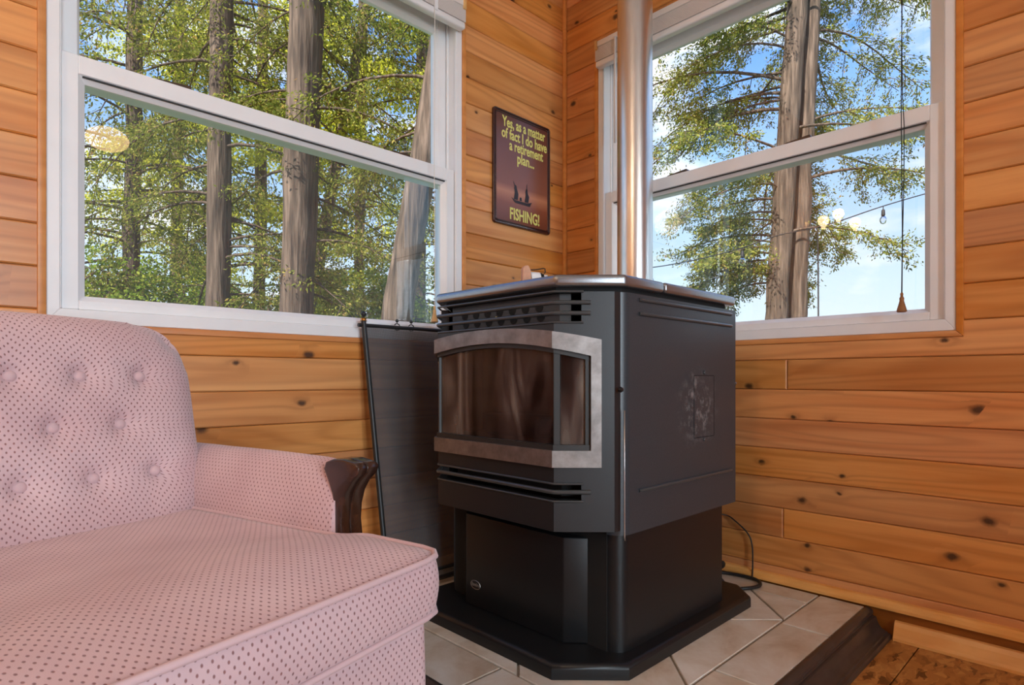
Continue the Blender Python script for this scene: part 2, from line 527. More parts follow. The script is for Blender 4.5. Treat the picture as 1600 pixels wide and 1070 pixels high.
def side_mat():
    """black painted steel with a pale scuffed patch by the hatch"""
    m, nt, bs = new_mat('stove_side_paint')
    L = nt.links.new
    tc = nd(nt, 'ShaderNodeTexCoord')
    n = nd(nt, 'ShaderNodeTexNoise'); n.inputs['Scale'].default_value = 300; n.inputs['Detail'].default_value = 3
    L(tc.outputs['Object'], n.inputs['Vector'])
    base = ramp(nt, n.outputs['Fac'], ((0.3, (0.030, 0.036, 0.043)), (0.7, (0.040, 0.046, 0.054))))
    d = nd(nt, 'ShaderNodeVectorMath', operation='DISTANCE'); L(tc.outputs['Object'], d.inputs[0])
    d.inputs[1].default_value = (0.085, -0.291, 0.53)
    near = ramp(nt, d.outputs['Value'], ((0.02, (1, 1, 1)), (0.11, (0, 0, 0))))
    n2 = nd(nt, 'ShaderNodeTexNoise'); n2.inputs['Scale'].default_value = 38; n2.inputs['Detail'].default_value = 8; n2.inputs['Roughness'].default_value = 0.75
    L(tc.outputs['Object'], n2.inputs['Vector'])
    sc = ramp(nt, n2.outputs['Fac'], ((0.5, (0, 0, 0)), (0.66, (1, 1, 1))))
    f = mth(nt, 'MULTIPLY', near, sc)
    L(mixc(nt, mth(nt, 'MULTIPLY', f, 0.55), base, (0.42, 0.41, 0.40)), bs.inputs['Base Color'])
    bs.inputs['Roughness'].default_value = 0.36
    bs.inputs['Specular IOR Level'].default_value = 0.5
    b = nd(nt, 'ShaderNodeBump'); b.inputs['Strength'].default_value = 0.1; b.inputs['Distance'].default_value = 0.001
    L(n.outputs['Fac'], b.inputs['Height']); L(b.outputs[0], bs.inputs['Normal'])
    return m
M['side'] = side_mat()

def fabric_mat():
    """rose upholstery with a staggered pattern of dark woven dots (UV in metres)"""
    m, nt, bs = new_mat('rose_dotted_fabric')
    L = nt.links.new
    uv = nd(nt, 'ShaderNodeUVMap'); sp = nd(nt, 'ShaderNodeSeparateXYZ'); L(uv.outputs[0], sp.inputs[0])
    PX, PY = 0.0098, 0.0065
    row = mth(nt, 'DIVIDE', sp.outputs[1], PY)
    ri = mth(nt, 'FLOOR', row)
    odd = mth(nt, 'MULTIPLY', mth(nt, 'FLOORED_MODULO', ri, 2.0), 0.5)
    col = mth(nt, 'ADD', mth(nt, 'DIVIDE', sp.outputs[0], PX), odd)
    fx = mth(nt, 'MULTIPLY', mth(nt, 'SUBTRACT', mth(nt, 'FRACT', col), 0.5), PX)
    fy = mth(nt, 'MULTIPLY', mth(nt, 'SUBTRACT', mth(nt, 'FRACT', row), 0.5), PY * 0.72)
    d = mth(nt, 'SQRT', mth(nt, 'ADD', mth(nt, 'MULTIPLY', fx, fx), mth(nt, 'MULTIPLY', fy, fy)))
    dot = ramp(nt, mth(nt, 'MULTIPLY', d, 300.0), ((0.24, (1, 1, 1)), (0.48, (0, 0, 0))))
    n = nd(nt, 'ShaderNodeTexNoise'); n.inputs['Scale'].default_value = 7; n.inputs['Detail'].default_value = 4
    L(uv.outputs[0], n.inputs['Vector'])
    base = ramp(nt, n.outputs['Fac'], ((0.3, srgb(202, 168, 171)), (0.7, srgb(218, 188, 190))))
    L(mixc(nt, mth(nt, 'MULTIPLY', dot, 0.85), base, srgb(128, 82, 80)), bs.inputs['Base Color'])
    bs.inputs['Roughness'].default_value = 0.85
    bs.inputs['Sheen Weight'].default_value = 0.25
    bs.inputs['Specular IOR Level'].default_value = 0.2
    wv = nd(nt, 'ShaderNodeTexNoise'); wv.inputs['Scale'].default_value = 900; L(uv.outputs[0], wv.inputs['Vector'])
    h = mth(nt, 'MULTIPLY_ADD', wv.outputs['Fac'], 0.35, mth(nt, 'MULTIPLY', dot, -1.0))
    b = nd(nt, 'ShaderNodeBump'); b.inputs['Strength'].default_value = 0.35; b.inputs['Distance'].default_value = 0.0012
    L(h, b.inputs['Height']); L(b.outputs[0], bs.inputs['Normal'])
    return m
M['fabric'] = fabric_mat()

def tile_mat():
    m, nt, bs = new_mat('stone_look_tile')
    L = nt.links.new
    tc = nd(nt, 'ShaderNodeTexCoord'); oi = nd(nt, 'ShaderNodeObjectInfo')
    off = nd(nt, 'ShaderNodeVectorMath', operation='SCALE'); off.inputs[0].default_value = (13, 29, 0)
    L(oi.outputs['Random'], off.inputs['Scale'])
    add = nd(nt, 'ShaderNodeVectorMath', operation='ADD'); L(tc.outputs['Object'], add.inputs[0]); L(off.outputs[0], add.inputs[1])
    n = nd(nt, 'ShaderNodeTexNoise'); n.inputs['Scale'].default_value = 7; n.inputs['Detail'].default_value = 8; n.inputs['Roughness'].default_value = 0.62; n.inputs['Distortion'].default_value = 0.5
    L(add.outputs[0], n.inputs['Vector'])
    c = ramp(nt, n.outputs['Fac'], ((0.28, srgb(186, 160, 132)), (0.48, srgb(214, 200, 182)), (0.7, srgb(232, 226, 216))))
    hs = nd(nt, 'ShaderNodeHueSaturation'); L(c, hs.inputs['Color'])
    L(mth(nt, 'MULTIPLY_ADD', oi.outputs['Random'], 0.14, 0.95), hs.inputs['Value'])
    L(hs.outputs[0], bs.inputs['Base Color'])
    bs.inputs['Roughness'].default_value = 0.42
    b = nd(nt, 'ShaderNodeBump'); b.inputs['Strength'].default_value = 0.15; b.inputs['Distance'].default_value = 0.002
    L(n.outputs['Fac'], b.inputs['Height']); L(b.outputs[0], bs.inputs['Normal'])
    return m
M['tile'] = tile_mat()

def osb_mat():
    m, nt, bs = new_mat('varnished_chipboard')
    L = nt.links.new
    tc = nd(nt, 'ShaderNodeTexCoord')
    wob = nd(nt, 'ShaderNodeTexNoise'); wob.inputs['Scale'].default_value = 22; wob.inputs['Detail'].default_value = 2; L(tc.outputs['Object'], wob.inputs['Vector'])
    wm = nd(nt, 'ShaderNodeVectorMath', operation='MULTIPLY_ADD'); L(wob.outputs['Color'], wm.inputs[0]); wm.inputs[1].default_value = (0.05, 0.05, 0); L(tc.outputs['Object'], wm.inputs[2])
    cols = []
    for rot, sc in ((0.4, (26, 80, 1)), (1.9, (30, 92, 1))):
        mp = nd(nt, 'ShaderNodeMapping'); mp.inputs['Rotation'].default_value = (0, 0, rot); mp.inputs['Scale'].default_value = sc
        L(wm.outputs[0], mp.inputs[0])
        v = nd(nt, 'ShaderNodeTexVoronoi'); v.inputs['Scale'].default_value = 1.0; L(mp.outputs[0], v.inputs['Vector'])
        s = nd(nt, 'ShaderNodeSeparateColor'); L(v.outputs['Color'], s.inputs[0]); cols.append(s.outputs[0])
    f = mth(nt, 'MULTIPLY_ADD', cols[0], 0.6, mth(nt, 'MULTIPLY', cols[1], 0.4))
    L(ramp(nt, f, ((0.10, srgb(110, 64, 26)), (0.32, srgb(164, 106, 50)), (0.62, srgb(184, 126, 66)), (0.9, srgb(202, 148, 84)))), bs.inputs['Base Color'])
    bs.inputs['Roughness'].default_value = 0.32
    return m
M['osb'] = osb_mat()

def sign_mat():
    """printed tin: brown sunset fading down the plate (object Z measured from the sign centre)"""
    m, nt, bs = new_mat('printed_tin')
    tc = nd(nt, 'ShaderNodeTexCoord'); sp = nd(nt, 'ShaderNodeSeparateXYZ'); nt.links.new(tc.outputs['Object'], sp.inputs[0])
    f = mth(nt, 'MULTIPLY_ADD', sp.outputs['Z'], 2.5, 0.5)
    nt.links.new(ramp(nt, f, ((0.0, srgb(104, 54, 38)), (0.2, srgb(140, 76, 52)), (0.30, srgb(190, 122, 88)), (0.36, srgb(140, 82, 62)), (1.0, srgb(98, 58, 48)))), bs.inputs['Base Color'])
    bs.inputs['Roughness'].default_value = 0.22
    return m
M['sign'] = sign_mat()
M['signrim'] = plain('tin_rim', srgb(58, 30, 28), 0.2, coat=0.5)
M['signtext'] = plain('yellow_print', srgb(226, 218, 118), 0.4)
M['signdark'] = plain('dark_print', srgb(42, 24, 22), 0.4)

def bark_mat():
    m, nt, bs = new_mat('cedar_bark')
    tc = nd(nt, 'ShaderNodeTexCoord'); mp = nd(nt, 'ShaderNodeMapping'); mp.inputs['Scale'].default_value = (26, 26, 2.2)
    nt.links.new(tc.outputs['Object'], mp.inputs[0])
    n = nd(nt, 'ShaderNodeTexNoise'); n.inputs['Scale'].default_value = 1.0; n.inputs['Detail'].default_value = 6
    nt.links.new(mp.outputs[0], n.inputs['Vector'])
    nt.links.new(ramp(nt, n.outputs['Fac'], ((0.3, srgb(50, 40, 34)), (0.52, srgb(92, 76, 64)), (0.72, srgb(130, 110, 96)))), bs.inputs['Base Color'])
    bs.inputs['Roughness'].default_value = 0.9
    b = nd(nt, 'ShaderNodeBump'); b.inputs['Strength'].default_value = 0.9; b.inputs['Distance'].default_value = 0.03
    nt.links.new(n.outputs['Fac'], b.inputs['Height']); nt.links.new(b.outputs[0], bs.inputs['Normal'])
    return m
M['bark'] = bark_mat()

def leaf_mat(name, cols):
    m, nt, bs = new_mat(name)
    nt.nodes.remove(bs)
    g = nd(nt, 'ShaderNodeNewGeometry')
    c = ramp(nt, g.outputs['Random Per Island'], cols)
    df = nd(nt, 'ShaderNodeBsdfDiffuse'); tl = nd(nt, 'ShaderNodeBsdfTranslucent')
    nt.links.new(c, df.inputs[0]); nt.links.new(c, tl.inputs[0])
    mx = nd(nt, 'ShaderNodeMixShader'); mx.inputs[0].default_value = 0.4
    nt.links.new(df.outputs[0], mx.inputs[1]); nt.links.new(tl.outputs[0], mx.inputs[2])
    nt.links.new(mx.outputs[0], nt.nodes['Material Output'].inputs['Surface'])
    return m
M['leaf_cedar'] = leaf_mat('cedar_foliage', ((0.0, srgb(84, 98, 40)), (0.5, srgb(134, 142, 62)), (0.85, srgb(178, 176, 90)), (1.0, srgb(170, 134, 82))))
M['leaf_yellow'] = leaf_mat('yellow_foliage', ((0.0, srgb(150, 158, 44)), (0.5, srgb(200, 200, 66)), (1.0, srgb(232, 224, 100))))  # yellow-green leaf tones of the slim and background trees
M['leaf_green'] = leaf_mat('hedge_foliage', ((0.0, srgb(84, 112, 40)), (0.6, srgb(134, 156, 60)), (1.0, srgb(178, 186, 84))))

def emit_mat(name, col, strength):
    m, nt, bs = new_mat(name)
    bs.inputs['Base Color'].default_value = (*col, 1)
    bs.inputs['Emission Color'].default_value = (*col, 1)
    bs.inputs['Emission Strength'].default_value = strength
    return m
M['bulb'] = emit_mat('lit_bulb', (1.0, 0.72, 0.38), 10)
M['shade'] = emit_mat('glowing_paper_shade', (1.0, 0.66, 0.28), 5.5)
M['bowl'] = emit_mat('fill_lamp_bowl', (1.0, 0.86, 0.68), 5)
M['clearbulb'] = glass_mat('string_bulb_glass', (0.9, 0.93, 0.95))

# ------------------------------------------------------------------ room shell
PITCH, PHASE = 0.0865, 0.719 - 8 * 0.0865
WALLS = {'left': dict(rot=0.0, win=(-1.624, -0.503), span=(ROOM_X, 0.0)),
         'right': dict(rot=-PI / 2, win=(0.151, 1.261), span=(0.0, -ROOM_Y))}
WZ0, WZ1 = 0.766, 1.898            # outside of the wooden window trim

def W(side, u, n, z):
    """u along the wall, n outwards through the wall, z up -> world"""
    return (u, n, z) if side == 'left' else (n, -u, z)

def wbox(mb, side, u, n, z, bev=0.0, seg=1):
    return mb.box(W(side, u[0], n[0], z[0]), W(side, u[1], n[1], z[1]), bev, seg)

def plank(side, wall, poly):
    """one board: polygon in (u, z), front face at n = 0 with a chamfered outline"""
    u0 = min(p[0] for p in poly); z0 = min(p[1] for p in poly)
    mb = MB()
    mb.prism([(p[0] - u0, 0.012, p[1] - z0) for p in poly], (0, -0.012, 0), bev=0.0028, seg=1, which='end')
    me = bpy.data.meshes.new('plank'); mb.bm.to_mesh(me); mb.bm.free()
    me.materials.append(M['board'])
    o = bpy.data.objects.new('plank', me)
    o.parent = wall
    o.location = W(side, u0, 0, z0)
    o.rotation_euler = (0, 0, WALLS[side]['rot'])
    COL.objects.link(o)
    return o

for side, cfg in WALLS.items():
    a, b = cfg['span']; wa, wb = cfg['win']
    mb = MB()
    n0, n1 = 0.0125, 0.14
    ia, ib, iz0, iz1 = wa + 0.012, wb - 0.012, WZ0 + 0.012, WZ1 - 0.012
    wbox(mb, side, (a - (0.14 if side == 'left' else -0.02), ia), (n0, n1), (-0.1, ROOM_Z + 0.05))
    wbox(mb, side, (ib, b + (0.14 if side == 'right' else 0.0125)), (n0, n1), (-0.1, ROOM_Z + 0.05))
    wbox(mb, side, (ia, ib), (n0, n1), (-0.1, iz0))
    wbox(mb, side, (ia, ib), (n0, n1), (iz1, ROOM_Z + 0.05))
    wall = mb.build('wall_' + side, M['sheath'], kind='structure')
    g = 0.0006
    joints = {'left': {}, 'right': {2: 0.836, 7: 0.847, 5: 1.9, 10: 2.2}}[side]
    k = 0
    zs = PHASE
    while zs < ROOM_Z:
        z0, z1 = max(zs + g, 0.0), min(zs + PITCH - g, ROOM_Z)
        if z1 - z0 < 0.012: zs += PITCH; k += 1; continue
        ua, ub = a, b
        if side == 'left': ub = -0.001
        else: ua = 0.001
        inwin0, inwin1 = z0 < WZ1 - 0.006, z1 > WZ0 + 0.006
        if not (inwin0 and inwin1):
            cut = joints.get(k)
            if cut:
                plank(side, wall, [(ua, z0), (cut - g, z0), (cut - g, z1), (ua, z1)])
                plank(side, wall, [(cut + g, z0), (ub, z0), (ub, z1), (cut + g, z1)])
            else:
                plank(side, wall, [(ua, z0), (ub, z0), (ub, z1), (ua, z1)])
        elif z0 < WZ0:       # notched round the bottom of the window
            t = WZ0 + 0.004
            plank(side, wall, [(ua, z0), (ub, z0), (ub, z1), (wb - 0.004, z1), (wb - 0.004, t), (wa + 0.004, t), (wa + 0.004, z1), (ua, z1)])
        elif z1 > WZ1:       # notched round the top
            t = WZ1 - 0.004
            plank(side, wall, [(ua, z0), (wa + 0.004, z0), (wa + 0.004, t), (wb - 0.004, t), (wb - 0.004, z0), (ub, z0), (ub, z1), (ua, z1)])
        else:
            plank(side, wall, [(ua, z0), (wa + 0.004, z0), (wa + 0.004, z1), (ua, z1)])
            plank(side, wall, [(wb - 0.004, z0), (ub, z0), (ub, z1), (wb - 0.004, z1)])
        zs += PITCH; k += 1

# the two walls behind the camera, with wide window openings
def rear_wall(name, axis, pos, a, b, w0, w1):
    mb = MB()
    def bx(u, z):
        if axis == 'x': mb.box((pos - 0.14, u[0], z[0]), (pos, u[1], z[1]))
        else: mb.box((u[0], pos - 0.14, z[0]), (u[1], pos, z[1]))
    bx((a, w0), (-0.1, ROOM_Z + 0.05)); bx((w1, b), (-0.1, ROOM_Z + 0.05)); bx((w0, w1), (-0.1, 0.0)); bx((w0, w1), (2.12, ROOM_Z + 0.05))
    return mb.build(name, M['rearwood'], kind='structure')
MB().box((ROOM_X - .14, ROOM_Y - .14, -.1), (ROOM_X, 0.0, ROOM_Z + .05)).build('wall_back', M['rearwood'], kind='structure')
rear_wall('wall_front', 'y', ROOM_Y, ROOM_X, 0.14, -2.60, -1.40)
droot = thing('door_1', kind='structure', loc=(-2.0, ROOM_Y - .03, 0))  # unseen door, added to frame the fill light
for x0, x1 in ((-2.60, -2.001), (-1.999, -1.40)):
    mb = MB()
    for u0, u1, z0, z1 in ((x0, x0 + .08, .004, 2.12), (x1 - .08, x1, .004, 2.12), (x0 + .08, x1 - .08, .004, .18), (x0 + .08, x1 - .08, 2.03, 2.12)):
        mb.box((u0, ROOM_Y - .05, z0), (u1, ROOM_Y - .01, z1))
    leaf = mb.build('door_leaf', M['white'], droot)
    mb = MB(); mb.face(mb.verts([(x0 + .08, ROOM_Y - .03, .18), (x1 - .08, ROOM_Y - .03, .18), (x1 - .08, ROOM_Y - .03, 2.03), (x0 + .08, ROOM_Y - .03, 2.03)]))
    mb.build('pane', M['glass'], leaf)

mb = MB(); mb.box((ROOM_X - .14, ROOM_Y - .14, ROOM_Z), (0.14, 0.14, ROOM_Z + 0.1)); mb.build('ceiling', M['ceiling'], kind='structure')
mb = MB(); mb.box((ROOM_X - .14, ROOM_Y - .14, -0.12), (0.14, 0.14, -0.010)); floor = mb.build('floor', M['sheath'], kind='structure')
ye = [-1.175 + 0.61 * k for k in range(-4, 2)] + [0.0]
ye = sorted(max(ROOM_Y, min(0.0, y)) for y in ye)
if ye[0] > ROOM_Y: ye = [ROOM_Y] + ye
for i in range(len(ye) - 1):
    if ye[i + 1] - ye[i] < 0.05: continue
    xs = [ROOM_X] + [ROOM_X + 0.6 * (i % 2) + 1.22 * k for k in range(1 - (i % 2), 5) if ROOM_X + 0.6 * (i % 2) + 1.22 * k < -0.1] + [0.0]
    xs = sorted(set(xs))
    for j in range(len(xs) - 1):
        if xs[j + 1] - xs[j] < 0.05: continue
        MB().box((xs[j] + .0012, ye[i] + .0012, -0.010), (xs[j + 1] - .0012, ye[i + 1] - .0012, 0.0), 0.001).build('floor_panel', M['osb'], floor)

# corner strip, baseboards
MB().box((-0.015, -0.0002, 0.0), (-0.0002, -0.015, ROOM_Z), 0.004, 2).build('trim_1', M['trimwood'], kind='structure', smooth=40)

def baseboard(side, a, b):
    root = thing('baseboard_' + side, kind='structure')
    # upper board with a flat lit top edge
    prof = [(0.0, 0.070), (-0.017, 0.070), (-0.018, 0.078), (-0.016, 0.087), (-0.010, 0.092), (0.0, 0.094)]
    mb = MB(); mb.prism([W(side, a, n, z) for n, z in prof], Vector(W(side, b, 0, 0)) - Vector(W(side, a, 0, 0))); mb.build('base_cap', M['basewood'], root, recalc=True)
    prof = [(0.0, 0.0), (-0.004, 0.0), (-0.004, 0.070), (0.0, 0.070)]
    mb = MB(); mb.prism([W(side, a, n, z) for n, z in prof], Vector(W(side, b, 0, 0)) - Vector(W(side, a, 0, 0))); mb.build('base_board', M['baseshade'], root, recalc=True)
    return root
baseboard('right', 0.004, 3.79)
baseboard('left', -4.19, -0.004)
shoe = MB()
prof = [(-0.0045, 0.0005), (-0.030, 0.0005), (-0.030, 0.008), (-0.025, 0.014), (-0.018, 0.034), (-0.012, 0.044), (-0.0045, 0.046)]
shoe.prism([W('right', 1.12, n, z) for n, z in prof], Vector(W('right', 2.6, 0, 0)))
shoe.build('trim_2', M['basewood'], kind='structure', recalc=True)

# ------------------------------------------------------------------ windows
def make_window(idx, side):
    u0, u1 = WALLS[side]['win']
    root = thing('window_%d' % idx, kind='structure', loc=W(side, (u0 + u1) / 2, 0, WZ0))
    far = 1 if side == 'left' else -1
    def bar(name, u, n, z, mat, par=root, bev=0.0015, seg=1, lab=None):
        mb = MB(); wbox(mb, side, u, n, z, bev, seg); return mb.build(name, mat, par, label=lab, smooth=35)
    def wbar(u, z, horizontal):
        """wood strip with its grain along its length"""
        mb = MB()
        t = 0.015
        if horizontal: q = [(u[0], z[0]), (u[1], z[0]), (u[1] - t, z[1]), (u[0] + t, z[1])] if z[0] < 1 else [(u[0] + t, z[0]), (u[1] - t, z[0]), (u[1], z[1]), (u[0], z[1])]
        else: q = [(u[0], z[0]), (u[1], z[0] + t), (u[1], z[1] - t), (u[0], z[1])] if u[0] == u0 else [(u[0], z[0] + t), (u[1], z[0]), (u[1], z[1]), (u[0], z[1] - t)]
        mb.prism([W(side, a, 0.010, b) for a, b in q], Vector(W(side, 0, -0.016, 0)), bev=0.0025, seg=2, which='end')
        mb.build('wood_casing', M['trimwood'], root, smooth=35, recalc=True)
    wbar((u0, u1), (WZ0, WZ0 + .015), True); wbar((u0, u1), (WZ1 - .015, WZ1), True)
    wbar((u0, u0 + .015), (WZ0, WZ1), False); wbar((u1 - .015, u1), (WZ0, WZ1), False)
    # vinyl frame, mitred face
    a, b, c, d = u0 + .0155, u1 - .0155, WZ0 + .0155, WZ1 - .0155
    fw = 0.022; fb = 0.028
    def frame_side(q):
        mb = MB(); mb.prism([W(side, x, 0.115, z) for x, z in q], Vector(W(side, 0, -0.117, 0)), bev=0.0012, seg=1, which='end')
        mb.build('vinyl_frame', M['white'], root, smooth=35, recalc=True)
    frame_side([(a, c), (a + fw, c + fb), (a + fw, d - fb), (a, d)])
    frame_side([(b, c), (b, d), (b - fw, d - fb), (b - fw, c + fb)])
    frame_side([(a, c), (b, c), (b - fw, c + fb), (a + fw, c + fb)])
    frame_side([(a, d), (a + fw, d - fb), (b - fw, d - fb), (b, d)])
    a2, b2, c2, d2 = a + fw, b - fw, c + fb, d - fb
    # parting strips that make the two tracks
    bar('track', (a2, a2 + .007), (.040, .047), (1.345, d2), M['white']); bar('track', (b2 - .007, b2), (.040, .047), (1.345, d2), M['white'])
    bar('stop', (a2, a2 + .0025), (-.001, .010), (c2, d2), M['white']); bar('stop', (b2 - .0025, b2), (-.001, .010), (c2, d2), M['white'])
    # sashes
    def sash(name, s0, s1, z0, z1, n0, n1, st, rb, rtp, bead):
        mb = MB()
        for u, z in (((s0, s0 + st), (z0, z1)), ((s1 - st, s1), (z0, z1)), ((s0 + st, s1 - st), (z0, z0 + rb)), ((s0 + st, s1 - st), (z1 - rtp, z1))):
            wbox(mb, side, u, (n0, n1), z, 0.0015)
        sh = mb.build(name, M['white'], root, smooth=35)
        g = [s0 + st, s1 - st, z0 + rb, z1 - rtp]
        # sloped glazing bead all round, then the pane
        gm = n0 + (n1 - n0) * 0.55
        P = [W(side, g[0], n0 + .003, g[2]), W(side, g[1], n0 + .003, g[2]), W(side, g[1], n0 + .003, g[3]), W(side, g[0], n0 + .003, g[3])]
        Q = [W(side, g[0] + bead, gm, g[2] + bead * .8), W(side, g[1] - bead, gm, g[2] + bead * .8), W(side, g[1] - bead, gm, g[3] - bead), W(side, g[0] + bead, gm, g[3] - bead)]
        mb = MB(); vp, vq = mb.verts(P), mb.verts(Q)
        Pb = [Vector(p) + Vector(W(side, 0, .03, 0)) for p in P]; Qb = [Vector(p) + Vector(W(side, 0, .014, 0)) for p in Q]
        vpb, vqb = mb.verts(Pb), mb.verts(Qb)
        for i in range(4):
            j = (i + 1) % 4
            mb.face([vp[i], vp[j], vq[j], vq[i]]); mb.face([vq[i], vq[j], vqb[j], vqb[i]]); mb.face([vpb[i], vpb[j], vqb[j], vqb[i]])
        mb.build('glazing_bead', M['white'], sh, recalc=True)
        mb = MB(); mb.face(mb.verts([Vector(q) + Vector(W(side, 0, .006, 0)) for q in Q])); mb.build('pane', M['glass'], sh)
        return sh
    up = sash('upper_sash', a2 + .003, b2 - .003, 1.300, d2 - .002, .050, .083, .034, .040, .040, .006)
    lo = sash('lower_sash', a2 + .003, b2 - .003, c2 + .001, 1.348, .008, .040, .030, .020, .040, .013)
    # dark weather strip under the meeting rail bead
    bar('weather_strip', (a2 + .04, b2 - .04), (.010, .014), (1.3035, 1.3065), M['clip'], lo, 0.0)
    # insect screen outside the lower half
    mb = MB(); mb.face(mb.verts([W(side, a2 + .01, .098, c2), W(side, b2 - .01, .098, c2), W(side, b2 - .01, .098, 1.31), W(side, a2 + .01, .098, 1.31)]))
    mb.build('insect_screen', M['insect'], root)
    # sash locks
    span = b2 - a2
    for f in ((0.205, 0.80) if side == 'left' else (0.28, 0.655)):
        uc = a2 + span * f
        mb = MB(); zt = 1.348
        mb.prism([W(side, uc - .042, .016, zt), W(side, uc + .042, .016, zt), W(side, uc + .038, .016, zt + .012), W(side, uc - .03, .016, zt + .006)], Vector(W(side, 0, .022, 0)), bev=.002)
        mb.build('sash_lock', M['darkbrass'], lo, recalc=True)
    # wire clips of the screen, outside the glass
    clips = ((-0.565 - .06, .845),) if side == 'left' else ((b2 - .030, 1.17), (b2 - .030, .905))
    for uc, zc in clips:
        mb = MB(); mb.tube([W(side, uc + .02, .094, zc + .016), W(side, uc - .012, .094, zc + .016), W(side, uc - .012, .094, zc - .016), W(side, uc + .02, .094, zc - .016)], .0025, 5)
        mb.build('screen_clip', M['clip'], root)
    # tilt latches on top of the lower sash
    return root, (a2, b2, c2, d2)

win1, wi1 = make_window(1, 'left')
win2, wi2 = make_window(2, 'right')

def make_blind(side, inner, label):
    a2, b2, c2, d2 = inner
    a, b = a2 - .012, b2 + .012
    root = thing('window_blind', label, 'blind', W(side, (a + b) / 2, -.02, 1.80), group='raised slat blinds')
    def bar(name, u, n, z, mat, bev=.002, lab=None, seg=1):
        mb = MB(); wbox(mb, side, u, n, z, bev, seg); return mb.build(name, mat, root, smooth=35, label=lab)
    bar('headrail', (a, b), (-.036, -.004), (1.872, 1.894), M['white2'])
    bar('bottom_rail', (a, b), (-.034, -.006), (1.800, 1.822), M['white'], .006, seg=3)
    mb = MB(); wbox(mb, side, (a, b), (-.034, -.006), (1.8235, 1.8258)); s0 = mb.build('slat', M['white2'], root)
    for k in range(1, 14):
        s = s0.copy(); s.parent = root; s.location = (0, 0, .0034 * k); COL.objects.link(s)
    for u in (a, b - .012):
        bar('end_bracket', (u, u + .012), (-.040, -.003), (1.862, 1.896), M['tassel_light'], .002)
    for f in (.12, .88):
        u = a + (b - a) * f
        bar('ladder_tape', (u, u + .014), (-.0365, -.0345), (1.812, 1.872), M['white'], 0)
    return root

blind1 = make_blind('left', wi1, 'raised white slat blind across the top of the left-hand window')
blind2 = make_blind('right', wi2, 'raised white slat blind across the top of the window behind the flue pipe')

def ray_wall(side, px, py, n):
    r = RT * (px - CXP) / FPX + FW + UP * (HYP - py) / FPX
    k = (n - CAM[1]) / r[1] if side == 'left' else (n - CAM[0]) / r[0]
    return CAM + k * r
def hang(root, side, px, y0, y1, dx, mat, tmat, scale=1.0, two=True):
    """pull cord with a turned wooden tassel"""
    p0, p1 = ray_wall(side, px, y0, -.038), ray_wall(side, px, y1, -.038)
    p1 = Vector((p0[0], p0[1], p1[2])); p0 = Vector((p0[0], p0[1], 1.872))
    side_v = Vector(W(side, 1, 0, 0))
    for k, off in enumerate((0, .004) if two else (0,)):
        pts = []
        for i in range(13):
            t = i / 12
            w = math.sin(t * 9 + k * 2) * .0012 + off * (math.sin(t * PI) * .9 + .15) * (1 if t > .55 else .3)
            pts.append(p0.lerp(p1, t) + side_v * w)
        MB().tube(pts, .0011, 5).build('pull_cord', mat, root)
    s = scale
    MB().lathe([(.002 * s, 0), (.0035 * s, -.003 * s), (.003 * s, -.010 * s), (.0055 * s, -.014 * s), (.0048 * s, -.020 * s), (.0062 * s, -.026 * s), (.011 * s, -.044 * s), (.0115 * s, -.047 * s), (.009 * s, -.049 * s)], p1, 14).build('tassel', tmat, root, smooth=40)
hang(blind2, 'right', 1409, -60, 457, 0, M['corddark'], M['tassel'], 1.0)
hang(blind1, 'left', 679, -20, 478, 0, M['cordwhite'], M['tassel_light'], 1.05, two=False)
# tilt wand by the flue pipe
p = ray_wall('right', 961, 90, -.040)
MB().tube([(p[0], p[1], 1.875), (p[0], p[1], 1.50)], .0042, 8).build('tilt_wand', M['white'], blind2, smooth=True)
# ------------------------------------------------------------------ tiled hearth
HZ = 0.065
hearth = thing('hearth', 'low tiled hearth pad with dark wooden edging under the stove', 'hearth', (-0.53, -0.5275, 0))
HX0, HY0 = -1.06, -1.055
MB().box((HX0, HY0, 0.0005), (-0.013, -0.013, HZ - 0.004)).build('grout_bed', M['grout'], hearth)

def clip_poly(poly, x0, x1, y0, y1):
    def cut(ps, ax, v, keep_gt):
        out = []
        for i in range(len(ps)):
            p, q = ps[i], ps[(i + 1) % len(ps)]
            ip, iq = (p[ax] >= v) == keep_gt, (q[ax] >= v) == keep_gt
            if ip: out.append(p)
            if ip != iq:
                t = (v - p[ax]) / (q[ax] - p[ax])
                out.append((p[0] + t * (q[0] - p[0]), p[1] + t * (q[1] - p[1])))
        return out
    for ax, v, k in ((0, x0, True), (0, x1, False), (1, y0, True), (1, y1, False)):
        poly = cut(poly, ax, v, k)
        if not poly: return []
    return poly

def inset_poly(poly, d):
    n = len(poly); out = []
    area = sum(poly[i][0] * poly[(i + 1) % n][1] - poly[(i + 1) % n][0] * poly[i][1] for i in range(n))
    sg = 1 if area > 0 else -1
    for i in range(n):
        p0, p1, p2 = Vector(poly[i - 1]), Vector(poly[i]), Vector(poly[(i + 1) % n])
        e1, e2 = (p1 - p0).normalized(), (p2 - p1).normalized()
        n1, n2 = Vector((-e1.y, e1.x)) * sg, Vector((-e2.y, e2.x)) * sg
        b = n1 + n2
        if b.length < 1e-6: out.append(tuple(p1)); continue
        b = b / max(1 + n1.dot(n2), 0.2)
        out.append(tuple(p1 + b * d))
    return out

